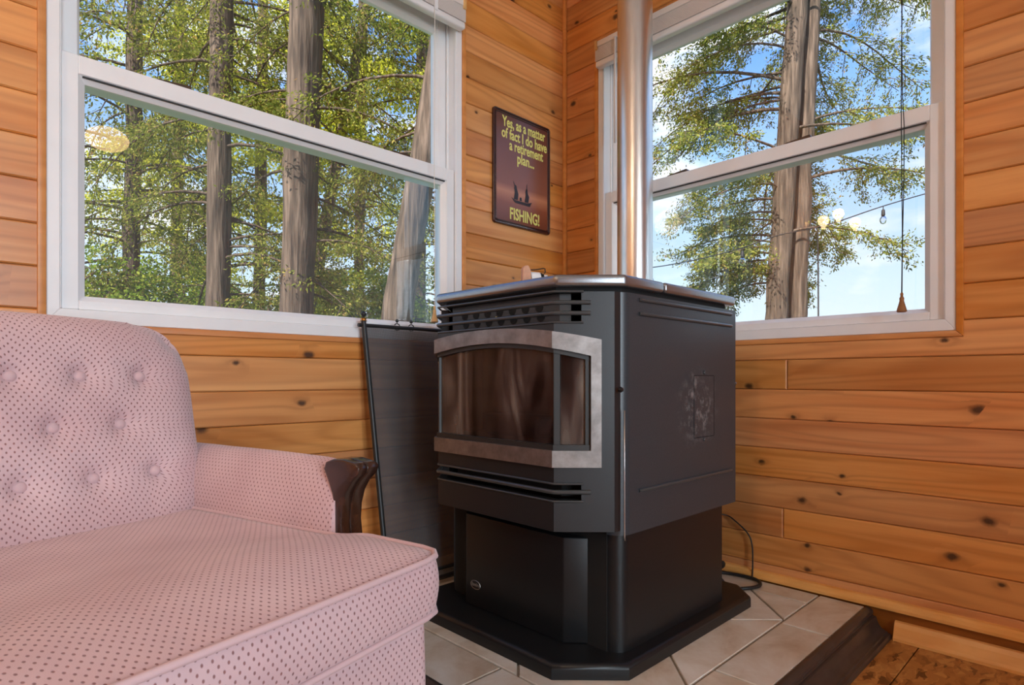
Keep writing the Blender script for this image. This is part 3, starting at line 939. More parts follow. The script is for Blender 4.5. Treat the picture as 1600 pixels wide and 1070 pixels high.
def tile(poly):
    # drop near-duplicate corners
    ps = [p for i, p in enumerate(poly) if (Vector(p) - Vector(poly[i - 1])).length > 1e-4]
    if len(ps) < 3: return
    area = abs(sum(ps[i][0] * ps[(i + 1) % len(ps)][1] - ps[(i + 1) % len(ps)][0] * ps[i][1] for i in range(len(ps)))) / 2
    if area < 0.0012: return
    q = inset_poly(ps, 0.0028)
    mb = MB(); mb.prism([(x, y, HZ - 0.006) for x, y in q], (0, 0, 0.006), bev=0.0012, seg=1, which='end')
    mb.build('tile', M['tile'], hearth, recalc=True)

FX0, FX1, FY0, FY1 = -0.928, -0.100, -0.940, -0.100
s = 0.33 / math.sqrt(2)
for i in range(-8, 9):
    for j in range(-8, 9):
        # corners of a square lattice turned 45 degrees, one vertex on the border line
        cx, cy = -0.257 + (i - j) * s, -0.940 + (i + j) * s + s
        p = clip_poly([(cx, cy - s), (cx + s, cy), (cx, cy + s), (cx - s, cy)], FX0, FX1, FY0, FY1)
        if p: tile(p)
def border(x0, x1, y0, y1, cuts, along):
    cs = [x0 if along == 'x' else y0] + [c for c in cuts if (x0 if along == 'x' else y0) + .01 < c < (x1 if along == 'x' else y1) - .01] + [x1 if along == 'x' else y1]
    for c, d in zip(cs, cs[1:]):
        tile([(c, y0), (d, y0), (d, y1), (c, y1)] if along == 'x' else [(x0, c), (x1, c), (x1, d), (x0, d)])
border(HX0 + .001, -0.013, HY0 + .001, FY0, [-0.96, -0.62, -0.28], 'x')
border(HX0 + .001, FX0, FY0, -0.013, [-0.63, -0.29], 'y')
border(FX1, -0.013, FY0, -0.013, [-0.61, -0.27], 'y')
border(FX0, FX1, FY1, -0.013, [-0.6, -0.26], 'x')
# edge moulding: profile (outward, z), mitred where the two runs meet
prof = [(0.0, 0.0), (0.060, 0.0), (0.060, 0.007), (0.057, 0.0115), (0.051, 0.0125), (0.0495, 0.016), (0.046, 0.0165), (0.038, 0.020), (0.031, 0.028), (0.027, 0.038), (0.0245, 0.047), (0.018, 0.048), (0.0155, 0.0505), (0.018, 0.055), (0.0165, 0.061), (0.011, 0.0655), (0.004, 0.067), (0.0, 0.066)]
for run in ('front', 'right'):
    mb = MB()
    if run == 'front':
        A = [(HX0 - o, HY0 - o, z) for o, z in prof]; B = [(HX0 - o, -0.013, z) for o, z in prof]
    else:
        A = [(HX0 - o, HY0 - o, z) for o, z in prof]; B = [(-0.016, HY0 - o, z) for o, z in prof]
    va, vb = mb.verts(A), mb.verts(B)
    for i in range(len(prof)):
        j = (i + 1) % len(prof); mb.face([va[i], va[j], vb[j], vb[i]])
    mb.face(va); mb.face(vb)
    mb.build('edge_moulding', M['moulding'], hearth, recalc=True, smooth=30)

# ------------------------------------------------------------------ pellet stove
CY = -0.530
stove = thing('pellet_stove', 'black pedestal pellet stove with bay window and pewter arched trim', 'stove', (-0.55, CY, HZ))
def octo(x_front, x_back, half, ch, chb):
    """plan outline: chamfered front corners, small chamfers at the back"""
    return [(x_front, CY - half + ch), (x_front, CY + half - ch), (x_front + ch, CY + half), (x_back - chb, CY + half),
            (x_back, CY + half - chb), (x_back, CY - half + chb), (x_back - chb, CY - half), (x_front + ch, CY - half)]
def plate(name, poly, z0, z1, bev, seg, mat, which='all', lab=None, par=None):
    mb = MB(); mb.prism([(x, y, z0) for x, y in poly], (0, 0, z1 - z0), bev, seg, which)
    return mb.build(name, mat, par or stove, smooth=40, recalc=True, label=lab)

plate('base_plate', octo(-0.893, -0.175, 0.316, 0.109, 0.06), HZ + .0006, HZ + 0.032, 0.011, 4, M['black'], 'end')
PT = 0.350
# pedestal: recessed front box with its ash door, rounded side shells
plate('pedestal_core', [(-0.77, CY - .25), (-0.77, CY + .25), (-.32, CY + .25), (-.32, CY - .25)], HZ + .032, PT + .004, 0, 1, M['blackdeep'])
ped_front = [(-0.760, CY - .210), (-0.806, CY - .162), (-0.806, CY + .162), (-0.760, CY + .210), (-0.752, CY + .210), (-0.752, CY - .210)]
ashdoor = plate('ash_door', ped_front, HZ + .033, PT - .026, 0.003, 2, M['black'])
MB().lathe([(.0075, 0), (.0075, .006), (.011, .010), (.012, .018), (.009, .023)], (-.8055, CY - .02, .285), 14, 'x').build('door_knob', M['black'], ashdoor, smooth=40).data.transform(Matrix.Identity(4))
def rounded_side(sign, x0, x1, y, r, t, z0, z1, name, mat):
    """vertical steel sheet along the side with a rounded front corner"""
    pts = []
    yy = CY + sign * y
    for k in range(7):
        a = PI / 2 * k / 6
        pts.append((x0 + r - r * math.cos(a), yy - sign * r + sign * r * math.sin(a)))
    pts.append((x1, yy))
    inner = [(x1, yy - sign * t)]
    for k in range(6, -1, -1):
        a = PI / 2 * k / 6
        rr = r - t
        inner.append((x0 + r - rr * math.cos(a), yy - sign * r + sign * rr * math.sin(a)))
    mb = MB(); mb.prism([(a, b, z0) for a, b in pts + inner], (0, 0, z1 - z0), 0.0, 1)
    return mb.build(name, mat, stove, smooth=40, recalc=True)
for sg in (-1, 1):
    rounded_side(sg, -0.768, -0.325, 0.281, 0.034, 0.006, HZ + .0325, PT, 'pedestal_side', M['black'])
# firebox core behind the shells
plate('firebox_body', [(-.720, CY - .277), (-.720, CY + .277), (-.282, CY + .277), (-.282, CY - .277)], PT + .005, .841, 0, 1, M['blackdeep'])
side_panels = {}
for sg in (-1, 1):
    side_panels[sg] = rounded_side(sg, -0.778, -0.269, 0.2905, 0.035, 0.006, .343, .8414, 'side_panel', M['side'])

# the bay front is laid out along a polyline: s = 0 in the middle, s grows towards the right-hand chamfer
BAY = [(-.714, CY + .2885), (-.783, CY + .2795), (-.870, CY + .1925), (-.870, CY - .1925), (-.783, CY - .2795), (-.714, CY - .2885)]
SB = [0.0]
for p, q in zip(BAY, BAY[1:]): SB.append(SB[-1] + math.dist(p, q))
SMID = SB[-1] / 2
SB = [v - SMID for v in SB]
def bay_off(n):
    out = []
    for i, p in enumerate(BAY):
        def nrm(a, b):
            e = (Vector(b) - Vector(a)).normalized(); return Vector((e.y, -e.x)) * 1.0
        ns = []
        if i > 0: ns.append(nrm(BAY[i - 1], p))
        if i < len(BAY) - 1: ns.append(nrm(p, BAY[i + 1]))
        if len(ns) == 2:
            b = (ns[0] + ns[1]) / (1 + ns[0].dot(ns[1]))
        else: b = ns[0]
        out.append(Vector(p) + b * n)
    return out
_t = bay_off(0.01)
BSIGN = 1 if _t[2].x < -.87 else -1
def bay_pt(s, n):
    o = bay_off(n * BSIGN)
    for i in range(len(SB) - 1):
        if s <= SB[i + 1] + 1e-9 or i == len(SB) - 2:
            t = (s - SB[i]) / (SB[i + 1] - SB[i])
            return o[i].lerp(o[i + 1], t)
def band(name, s0, s1, zlo, zhi, n0, n1, mat, par=None, step=0.02, smooth=None, lab=None, bev=0):
    """a strip of the bay between two heights (numbers or functions of s), from depth n0 out to n1"""
    par = par or stove
    fl = zlo if callable(zlo) else (lambda s: zlo)
    fh = zhi if callable(zhi) else (lambda s: zhi)
    ss = {s0, s1} | {b for b in SB if s0 < b < s1}
    if callable(zlo) or callable(zhi):
        k = s0
        while k < s1: ss.add(round(k, 5)); k += step
    ss = sorted(ss)
    ss = [s for i, s in enumerate(ss) if i == 0 or s - ss[i - 1] > 1e-4]
    mb = MB(); rings = []
    for s in ss:
        a, b = bay_pt(s, n0), bay_pt(s, n1)
        rings.append(mb.verts([(a.x, a.y, fl(s)), (b.x, b.y, fl(s)), (b.x, b.y, fh(s)), (a.x, a.y, fh(s))]))
    for r, q in zip(rings, rings[1:]):
        for k in range(4): mb.face([r[k], r[(k + 1) % 4], q[(k + 1) % 4], q[k]])
    mb.face(rings[0]); mb.face(rings[-1][::-1])
    return mb.build(name, mat, par, recalc=True, smooth=smooth, label=lab)
S_END = SB[-1] - 0.002
S_CH = SB[4]                                 # end of the chamfer
S_BEND = SB[3]                               # front / chamfer edge
S_OPEN = S_BEND + 0.056                      # louvres run this far round the corner
arc_out = lambda s: 0.7745 - 0.38 * s * s
arc_in = lambda s: 0.7430 - 0.46 * s * s
S_TR, S_TRI = S_BEND + 0.094, S_BEND + 0.074
ZB = .353
# front casting pieces round the openings
door = band('front_casting', -S_TRI, S_TRI, ZB, .4170, -.020, 0, M['cast'])
band('casting_panel', -S_TRI, S_TRI, .4485, .5014, -.020, 0, M['cast'], door)
band('casting_panel', -S_TRI, S_TRI, lambda s: arc_in(s) + .012, .7787, -.020, 0, M['cast'], door)
for sg in (-1, 1):
    lo_, hi_ = sorted((sg * S_TRI, sg * S_END))
    band('casting_wing', lo_, hi_, ZB, .8414, -.020, 0, M['cast'], door)
    lo_, hi_ = sorted((sg * S_OPEN, sg * S_TRI))
    band('casting_wing', lo_, hi_, .7787, .8414, -.020, 0, M['cast'], door)
    band('casting_wing', lo_, hi_, .4170, .4485, -.020, 0, M['cast'], door)
# dark backs of both louvre openings; the upper one is a plate with round holes
band('louvre_back', -S_OPEN, S_OPEN, .4170, .4485, -.048, -.046, M['blackdeep'])
plate_back = band('grille_plate', -S_BEND - .03, S_BEND + .03, .7787, .8414, -.036, -.034, M['grille'])
holes = [(-.14 + .045 * k, .8185) for k in range(7)] + [(-.135 + .045 * k, .7975) for k in range(7)]
for s_, z_ in holes:
    c = bay_pt(s_, -.0338)
    MB().lathe([(.0115, 0), (.0115, .0006)], (c.x - .0006, c.y, z_), 16, 'x').build('grille_hole', M['blackdeep'], plate_back)
c = bay_pt(.00, -.03)
MB().lathe([(.004, 0), (.0045, -.004), (.003, -.012)], (c.x, c.y, .8035), 10, 'x').build('hex_bolt', M['brass'], plate_back, smooth=40)
def louvre(z, s1, r, n):
    pts = []
    ss = sorted({-s1, s1, -S_BEND, S_BEND, -S_BEND - .006, S_BEND + .006, -S_BEND + .006, S_BEND - .006})
    for s in ss:
        if abs(abs(s) - S_BEND) < 1e-9: nn = n - .0006
        else: nn = n
        p = bay_pt(s, nn); pts.append((p.x, p.y, z))
    mb = MB(); mb.tube(pts, r, 8)
    mb.build('louvre_bar', M['rail'], stove, smooth=50)
for z, e, r in ((.8414, .004, .0024), (.8189, .018, .0046), (.7974, .018, .0046), (.7787, .004, .0024)):
    louvre(z, S_OPEN + e, r, .001)
for z, e, r in ((.4508, .004, .0024), (.4340, .018, .0048), (.4150, .004, .0024)):
    louvre(z, S_OPEN + e, r, .001)
# pewter window trim: arch, bottom bar, ends
trim = band('window_trim', -S_TR, S_TR, arc_in, arc_out, 0.0002, .010, M['pewter'], step=.015)
band('trim_bottom', -S_TR, S_TR, .485, .5190, 0.0002, .010, M['pewter'], trim)
for sg in (-1, 1):
    lo_, hi_ = sorted((sg * S_TRI, sg * S_TR))
    band('trim_end', lo_, hi_, .5190, lambda s: arc_in(s), 0.0002, .010, M['pewter'], trim)
# black gasket frame inside the trim
band('gasket_frame', -S_TRI, S_TRI, lambda s: arc_in(s) - .0095, lambda s: arc_in(s) + .012, -.010, .002, M['gasket'], trim, step=.015)
band('gasket_frame', -S_TRI, S_TRI, .5080, .5300, -.010, .004, M['gasket'], trim)
for sg in (-1, 1):
    lo_, hi_ = sorted((sg * (S_TRI - .010), sg * S_TRI))
    band('gasket_frame', lo_, hi_, .5300, lambda s: arc_in(s) - .009, -.010, .001, M['gasket'], trim)
    lo_, hi_ = sorted((sg * (S_BEND - .002), sg * (S_BEND + .012)))
    band('mullion', lo_, hi_, .5300, lambda s: arc_in(s) - .009, -.012, -.001, M['gasket'], trim)
# glass
band('glass_pane', -S_BEND + .001, S_BEND - .001, .5270, lambda s: arc_in(s) - .006, -.009, -.006, M['stoveglass'], trim, lab='sooty bay window glass')
for sg in (-1, 1):
    lo_, hi_ = sorted((sg * (S_BEND + .008), sg * (S_TRI - .006)))
    band('glass_pane', lo_, hi_, .5270, lambda s: arc_in(s) - .006, -.009, -.006, M['stoveglass'], trim)
# firebox lining seen through the glass: a shallow recess
mb = MB()
fx0, fx1 = -.848, -.728
for a, b in (((fx1, CY - .185, .53), (fx1 + .002, CY + .185, .745)), ((fx0, CY - .185, .526), (fx1, CY + .185, .530)), ((fx0 + .03, CY - .185, .742), (fx1, CY + .185, .746)),
             ((fx0, CY - .190, .53), (fx1, CY - .188, .745)), ((fx0, CY + .188, .53), (fx1, CY + .190, .745))):
    mb.box(a, b)
lining = mb.build('firebox_lining', M['firebrick'], stove)
MB().prism([(-.81, CY - .09, .531), (-.75, CY - .09, .531), (-.75, CY + .09, .531), (-.81, CY + .09, .531)], (0, 0, .05), .008, 2).build('burn_pot', M['gasket'], lining)
# top: front plate and hinged hopper lid behind it
LT0, LT1 = .8516, .8756
full = octo(-.873, -.276, .300, .1015, .012)
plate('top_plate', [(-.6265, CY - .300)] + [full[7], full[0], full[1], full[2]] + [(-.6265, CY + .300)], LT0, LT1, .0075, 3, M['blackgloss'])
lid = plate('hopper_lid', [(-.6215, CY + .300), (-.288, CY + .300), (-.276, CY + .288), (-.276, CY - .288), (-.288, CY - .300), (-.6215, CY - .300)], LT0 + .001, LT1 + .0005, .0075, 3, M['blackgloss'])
plate('lid_seat', octo(-.852, -.292, .278, .096, .01), .8416, LT0 + .001, 0, 1, M['blackdeep'])
# side panel: pressed ribs, access hatch, screws
sp = side_panels[-1]
YS = CY - .2905
for z in (.8300, .8005, .4295):
    mb = MB(); mb.tube([(-.712, YS, z), (-.706, YS - .0022, z), (-.302, YS - .0022, z), (-.294, YS, z)], .0042, 8); mb.build('pressed_rib', M['rail'], sp, smooth=40)
hx0, hx1, hz0, hz1 = -.484, -.387, .5245, .6710
g = .0022
for a, b in (((hx0, hz1), (hx1, hz1 + .0016)), ((hx1, hz0), (hx1 + g, hz1)), ((hx0, hz0 - .0016), (hx1, hz0)), ((hx0 - .0008, hz0), (hx0, hz1))):
    MB().box((a[0], YS - .0003, a[1]), (b[0], YS + .002, b[1])).build('hatch_seam', M['blackdeep'], sp)
MB().box((hx0 + .001, YS - .0006, hz0 + .001), (hx1 - .001, YS + .002, hz1 - .001)).build('access_hatch', M['side'], sp)
for z in (hz1 + .008, hz0 - .007):
    MB().lathe([(.0048, 0), (.0048, -.0025), (.003, -.004)], ((hx0 + hx1) / 2, YS, z), 12, 'y').build('hatch_screw', M['rail'], sp, smooth=40)
MB().lathe([(.003, 0), (.003, -.006)], (-.271, YS + .002, .652), 8, 'y').build('panel_screw', M['steel'], sp)
# slim poker-like lever hanging in the gap beside the front casting
MB().tube([(-.7725, CY - .2965, .60), (-.774, CY - .2975, .48), (-.7765, CY - .2995, .345), (-.775, CY - .2995, .338)], .0016, 6).build('damper_rod', M['steel'], stove, smooth=True)
MB().lathe([(.005, 0), (.006, -.004), (.004, -.008)], (-.779, CY - .288, .642), 10, 'y').build('hinge_pin', M['black'], stove, smooth=40)
# maker's badge: oval ring with script
def text_mesh(txt, size, bold=0.0, xs=1.0):
    cu = bpy.data.curves.new('t', 'FONT'); cu.body = txt; cu.size = size; cu.offset = bold; cu.align_x = 'CENTER'; cu.align_y = 'CENTER'; cu.resolution_u = 3
    cu.extrude = 0.0004
    o = bpy.data.objects.new('t', cu); COL.objects.link(o)
    dg = bpy.context.evaluated_depsgraph_get()
    me = bpy.data.meshes.new_from_object(o.evaluated_get(dg))
    bpy.data.objects.remove(o); bpy.data.curves.remove(cu)
    me.transform(Matrix.Diagonal((xs, 1, 1, 1)))
    return me
bx, by, bz = -.8066, CY + .125, .152
mb = MB(); mb.tube([(bx, by + .018 * math.cos(a), bz + .0105 * math.sin(a)) for a in [2 * PI * k / 28 for k in range(28)]], .0009, 5, closed=True)
badge = mb.build('badge', M['steel'], ashdoor)
me = text_mesh('Enviro', .0115, .0002)
me.transform(Matrix.Translation((bx, by, bz)) @ Matrix(((0, 0, -1, 0), (-1, 0, 0, 0), (0, 1, 0, 0), (0, 0, 0, 1))))
finish('badge_lettering', me, M['steel'], badge)

# ------------------------------------------------------------------ flue pipe
pc = pix_depth(992, 300, 1.87); pxc, pyc, pr = pc[0], pc[1], .054
flue = thing('flue_pipe', 'galvanised steel flue pipe rising behind the black stove', 'pipe', (pxc, pyc, HZ))
def pipe_sec(z0, z1, r, name='pipe_section'):
    MB().lathe([(r, z0), (r, z1)], (pxc, pyc, 0), 48).build(name, M['galv'], flue, smooth=60)
pipe_sec(.30, .78, pr); pipe_sec(.775, 1.60, pr + .0006); pipe_sec(1.595, ROOM_Z - .002, pr)
mb = MB(); mb.lathe([(pr + .001, .255), (pr + .003, .258), (pr + .003, .30), (pr, .303)], (pxc, pyc, 0), 48); mb.build('clean_out_cap', M['galv'], flue, smooth=40)
mb = MB(); mb.lathe([(.04, -.2815), (.04, pxc - .03)], (0, pyc, .45), 24, 'x'); mb.build('flue_elbow', M['galv'], flue, smooth=60)
mb = MB(); mb.lathe([(pr + .0014, .773), (pr + .0024, .776), (pr + .0024, .783), (pr + .0014, .786)], (pxc, pyc, 0), 48); mb.build('joint_bead', M['galv'], flue, smooth=60)
mb = MB(); mb.box((pxc - .03, pyc - .03, HZ + .0326), (pxc + .03, pyc + .03, HZ + .038), .002); mb.build('support_foot', M['galv'], flue)
mb = MB(); mb.tube([(pxc, pyc, HZ + .037), (pxc, pyc, .26)], .009, 12); mb.build('support_leg', M['galv'], flue, smooth=40)

# ------------------------------------------------------------------ things on the stove top
ZT = LT1 + .001
p = pix_depth(825, 440, 1.36)
blk = thing('paper_roll', 'short wooden-ended paper roll with a bent black wire on the stove top', 'roll', (p[0], p[1], ZT))
d1 = Vector((RT[0] * .9 + FW[0] * .35, RT[1] * .9 + FW[1] * .35, 0)).normalized(); d2 = Vector((-d1.y, d1.x, 0))
def L3(a, b, c): return Vector((p[0], p[1], ZT)) + d1 * a + d2 * b + Vector((0, 0, c))
MB().prism([L3(-.013, 0, 0), L3(.010, 0, 0), L3(.008, 0, .034), L3(.002, 0, .046), L3(-.006, 0, .045), L3(-.012, 0, .039)], d2 * .014, .002, 2).build('wooden_end', M['pinkblock'], blk, recalc=True)
mb = MB(); mb.tube([L3(.010, .018, .0172), L3(.034, .018, .0172)], .0168, 20); mb.build('roll_body', M['paper'], blk, smooth=40)
mb = MB(); mb.tube([L3(.040, .018, .0148), L3(.054, .018, .0148)], .0142, 18); mb.build('roll_end', M['paper'], blk, smooth=40)
mb = MB(); mb.tube([L3(.0335, .018, .0172), L3(.0405, .018, .0172)], .0160, 16); mb.build('wire_knot', M['rubber'], blk, smooth=40)
mb = MB(); mb.tube([L3(.008, .008, .0365), L3(.024, .006, .038), L3(.040, .004, .0415), L3(.044, .004, .041), L3(.045, .004, .033), L3(.039, .002, .027), L3(.045, .001, .008), L3(.047, -.004, .0015)], .0013, 6); mb.build('bent_wire', M['rubber'], blk)

# ------------------------------------------------------------------ fire screen leaning on the left wall
fs = thing('fire_screen', 'black wire mesh fire screen with brass finial leaning on the wall', 'fire screen', (-.6, -.134, HZ))
ztop, zbot = .826, HZ
ytop, ybot = -.033, -.134
def fsp(x, t, o=0):       # t: 0 bottom .. 1 top
    return (x + (-.02 * t if x < -.7 else 0), ybot + (ytop - ybot) * t - o, zbot + (ztop - zbot) * t)
for i, x in enumerate((-.882, -.33)):
    post = MB().tube([fsp(x, .008), fsp(x, 1)], .0075, 10).build('post', M['iron'], fs, smooth=40)
    q = Vector(fsp(x, 1))
    MB().lathe([(.0085, 0), (.010, .002), (.007, .005), (.0095, .008), (.004, .011)], q, 14).build('finial_collar', M['brass'], post, smooth=40)
    MB().lathe([(.0035, .010), (.004, .013), (.0085, .019), (.0085, .022), (.002, .029)], q, 14).build('finial', M['iron'], post, smooth=40)
MB().tube([fsp(-.90, .985), fsp(-.33, .985)], .0055, 8).build('top_rod', M['iron'], fs, smooth=40)
MB().tube([fsp(-.884, .022), fsp(-.33, .022)], .0075, 8).build('bottom_rail', M['iron'], fs, smooth=40)
mb = MB(); mb.tube([fsp(-.884, .055), fsp(-.33, .055)], .0045, 8); mb.build('bottom_rail', M['iron'], fs, smooth=40)
P = []
for i in range(41):
    x = -.878 + (.548) * i / 40
    P.append([(lambda q: (q[0], q[1] + .0022 * math.sin(x * 55), q[2]))(fsp(x, t, .001)) for t in np.linspace(.03, .978, 12)])
mb = MB(); mb.grid(P); mb.build('wire_mesh', M['firemesh'], fs, smooth=True)
for x in (-.772, -.722):
    q = Vector(fsp(x, .99))
    MB().tube([q + Vector((.010 * math.cos(a), 0, .010 * math.sin(a) - .002)) for a in np.linspace(-2.2, 2.6, 9)], .0016, 6).build('curtain_ring', M['iron'], fs)
    MB().lathe([(.001, .010), (.005, .014), (.005, .018), (.001, .022)], q, 10).build('ring_bead', M['iron'], fs, smooth=40)

# ------------------------------------------------------------------ tin sign
SX0, SX1, SZ0, SZ1 = -.384, -.093, 1.206, 1.609
sc_ = Vector(((SX0 + SX1) / 2, -.003, (SZ0 + SZ1) / 2))
sign = thing('tin_sign', 'brown tin wall sign about a fishing retirement plan', 'sign', tuple(sc_))
sw, sh = SX1 - SX0, SZ1 - SZ0
def rrect(w, h, r, n=6):
    out = []
    for cx, cz, a0 in ((w / 2 - r, h / 2 - r, 0), (-w / 2 + r, h / 2 - r, PI / 2), (-w / 2 + r, -h / 2 + r, PI), (w / 2 - r, -h / 2 + r, 1.5 * PI)):
        for k in range(n + 1):
            a = a0 + PI / 2 * k / n; out.append((cx + r * math.cos(a), cz + r * math.sin(a)))
    return out
MB().prism([(sc_.x + x, sc_.y + .002, sc_.z + z) for x, z in rrect(sw, sh, .012)], (0, -.006, 0), .002, 2, 'end').build('plate', M['signrim'], sign, smooth=40, recalc=True)
MB().prism([(sc_.x + x, sc_.y - .0035, sc_.z + z) for x, z in rrect(sw - .030, sh - .030, .008)], (0, -.0012, 0)).build('printed_field', M['sign'], sign, recalc=True)
for dw, rr in ((.024, .0026), (.006, .0030)):
    MB().tube([(sc_.x + x, sc_.y - .0042, sc_.z + z) for x, z in rrect(sw - dw, sh - dw, .010)], rr, 6, closed=True).build('embossed_rim', M['signrim'], sign, smooth=True)
def sign_text(txt, uc, v, width, height):
    me = text_mesh(txt, height * 1.38, height * .030)
    xs = np.array([q.co.x for q in me.vertices]); k = width / (xs.max() - xs.min())
    mid = (xs.max() + xs.min()) / 2
    me.transform(Matrix.Translation((SX0 + sw * uc, sc_.y - .0052, SZ1 - sh * v)) @ Matrix(((1, 0, 0, 0), (0, 0, -1, 0), (0, 1, 0, 0), (0, 0, 0, 1))) @ Matrix.Diagonal((k, 1, 1, 1)) @ Matrix.Translation((-mid, 0, 0)))
    finish('lettering', me, M['signtext'], sign)
sign_text('Yes, as a matter', .525, .100, sw * .76, .037)
sign_text('of fact I do have', .535, .200, sw * .80, .037)
sign_text('a retirement', .565, .292, sw * .60, .037)
sign_text('plan...', .55, .388, sw * .30, .037)
sign_text('FISHING!', .535, .893, sw * .52, .042)
def sil(pts, y=-.0050):
    """dark printed silhouette, coordinates as fractions of the plate"""
    MB().prism([(SX0 + sw * u, sc_.y + y, SZ1 - sh * v) for u, v in pts], (0, -.0004, 0)).build('silhouette', M['signdark'], sign, recalc=True)
sil([(.30, .745), (.36, .760), (.58, .760), (.66, .742), (.62, .785), (.36, .785)])
sil([(.34, .755), (.355, .69), (.345, .655), (.36, .625), (.385, .630), (.395, .66), (.42, .70), (.41, .755)])
sil([(.53, .755), (.545, .69), (.54, .66), (.555, .635), (.58, .64), (.585, .67), (.61, .70), (.595, .755)])
sil([(.355, .64), (.33, .60), (.338, .598), (.365, .64)])
sil([(.56, .65), (.565, .59), (.572, .59), (.575, .65)])
sil([(.44, .755), (.445, .725), (.475, .725), (.48, .755)])

# ------------------------------------------------------------------ power cord behind the stove
def smooth_path(pts, n=8):
    pts = [Vector(q) for q in pts]; out = []
    for i in range(len(pts) - 1):
        p0, p1, p2, p3 = pts[max(i - 1, 0)], pts[i], pts[i + 1], pts[min(i + 2, len(pts) - 1)]
        for k in range(n):
            t = k / n
            out.append(.5 * ((2 * p1) + (-p0 + p2) * t + (2 * p0 - 5 * p1 + 4 * p2 - p3) * t * t + (-p0 + 3 * p1 - 3 * p2 + p3) * t ** 3))
    out.append(pts[-1]); return out
zc = HZ + .0072
cord = MB().tube(smooth_path([(-.27, -.64, .30), (-.22, -.66, .20), (-.165, -.70, .12), (-.150, -.745, zc), (-.125, -.785, zc), (-.075, -.800, zc), (-.036, -.775, zc), (-.030, -.725, zc), (-.045, -.67, zc), (-.10, -.63, zc + .004), (-.135, -.66, .11), (-.10, -.70, .122), (-.07, -.67, .09), (-.10, -.56, zc)]), .0052, 8).build('power_cord', M['rubber'], None, smooth=True)
tag(cord, 'thick black power cord looped on the tiles behind the stove', 'cord')
lead = MB().tube(smooth_path([(-.30, -.58, .27), (-.10, -.62, .252), (-.016, -.665, .243), (-.015, -.70, .229), (-.015, -.739, .198), (-.015, -.752, .163), (-.0165, -.754, .10), (-.019, -.754, HZ + .003)]), .0022, 6).build('thermostat_wire', M['rubber'], None, smooth=True)
tag(lead, 'thin black wire running down the wall boards beside the stove', 'wire')
# ------------------------------------------------------------------ rose armchair
TH = math.atan((1372 - 800) / 935)
AW = RT * math.sin(TH) + FW * math.cos(TH)          # chair width axis (towards its far arm)
AF = RT * math.cos(TH) - FW * math.sin(TH)          # chair front axis
AO = CAM + RT * (-.582) + FW * 1.10; AO[2] = 0
def S(w, f, z): return Vector(AO + AW * w + AF * f + UP * z)
CWM = -.255                                          # middle of the chair
chair = thing('armchair', 'rose pink dotted armchair with button back and dark wooden arm front', 'armchair', tuple(S(CWM, .2, 0)))

class Cloth:
    """mesh with UVs in metres so that the dot pattern keeps its size"""
    def __init__(s): s.bm = bmesh.new(); s.uv = s.bm.loops.layers.uv.new('UVMap')
    def grid(s, P, U, closed=False):
        m, n = len(P), len(P[0])
        V = [[s.bm.verts.new(Vector(P[i][j])) for j in range(n)] for i in range(m)]
        for i in range(m - 1):
            for j in range(n - 1):
                q = ((i, j), (i + 1, j), (i + 1, j + 1), (i, j + 1))
                try: f = s.bm.faces.new([V[a][b] for a, b in q])
                except ValueError: continue
                for l, (a, b) in zip(f.loops, q): l[s.uv].uv = U[a][b]
    def build(s, name, parent, mat=None, smooth=True, merge=.0004):
        bmesh.ops.remove_doubles(s.bm, verts=s.bm.verts, dist=merge)
        bmesh.ops.recalc_face_normals(s.bm, faces=s.bm.faces)
        me = bpy.data.meshes.new(name); s.bm.to_mesh(me); s.bm.free()
        return finish(name, me, mat or M['fabric'], parent, smooth)

def round_poly(pts, rad, n=6):
    out = []
    m = len(pts)
    for i in range(m):
        p0, p1, p2 = Vector(pts[i - 1]), Vector(pts[i]), Vector(pts[(i + 1) % m])
        r = rad[i] if isinstance(rad, (list, tuple)) else rad
        a, b = (p0 - p1), (p2 - p1)
        r = min(r, a.length * .45, b.length * .45)
        A, B = p1 + a.normalized() * r, p1 + b.normalized() * r
        for k in range(n + 1):
            t = k / n
            out.append(tuple(A.lerp(p1, t).lerp(p1.lerp(B, t), t)))
    return out
def resample(loop, step):
    L = [Vector(p) for p in loop]; out = []
    for i in range(len(L)):
        a, b = L[i], L[(i + 1) % len(L)]
        k = max(1, int((b - a).length / step))
        for j in range(k): out.append(tuple(a.lerp(b, j / k)))
    return out

BACK_F = lambda z: -.22 * (z - .415)
buttons = [(CWM + k * .0945, .668) for k in (-2, -1, 0, 1, 2)] + [(CWM + k * .0985, .586) for k in (-1.5, -.5, .5, 1.5)] + [(CWM + k * .0985, .501) for k in (-2, -1, 0, 1, 2)]
def back_surface(a, b, front):
    HWd, HHt, zc_, r = .297, .205, .5585, .075
    x, z = a * HWd, b * HHt
    cx, cz = max(abs(x) - (HWd - r), 0), max(abs(z) - (HHt - r), 0)
    if cx > 0 and cz > 0:
        l2, li = math.hypot(cx, cz), max(cx, cz)
        cx, cz = cx / l2 * li, cz / l2 * li
        x = math.copysign(HWd - r + cx, x); z = math.copysign(HHt - r + cz, z)
    z += .010 * (1 - (x / HWd) ** 2) if z > 0 else 0           # slightly crowned top edge
    rr = min(1.0, (abs(a) ** 6 + abs(b) ** 6) ** (1 / 6))
    h = (1 - rr ** 5) ** .5
    zz = z + zc_
    w = CWM + x
    if front:
        d = .062 * h
        for bw, bz in buttons:
            q = (w - bw) ** 2 + (zz - bz) ** 2
            if q < .02: d -= .013 * math.exp(-q / (2 * .011 ** 2)) + .011 * math.exp(-q / (2 * .030 ** 2))
        f = BACK_F(zz) - .048 + d
    else:
        f = BACK_F(zz) - .048 - .10 * h
    return (w, f, zz)
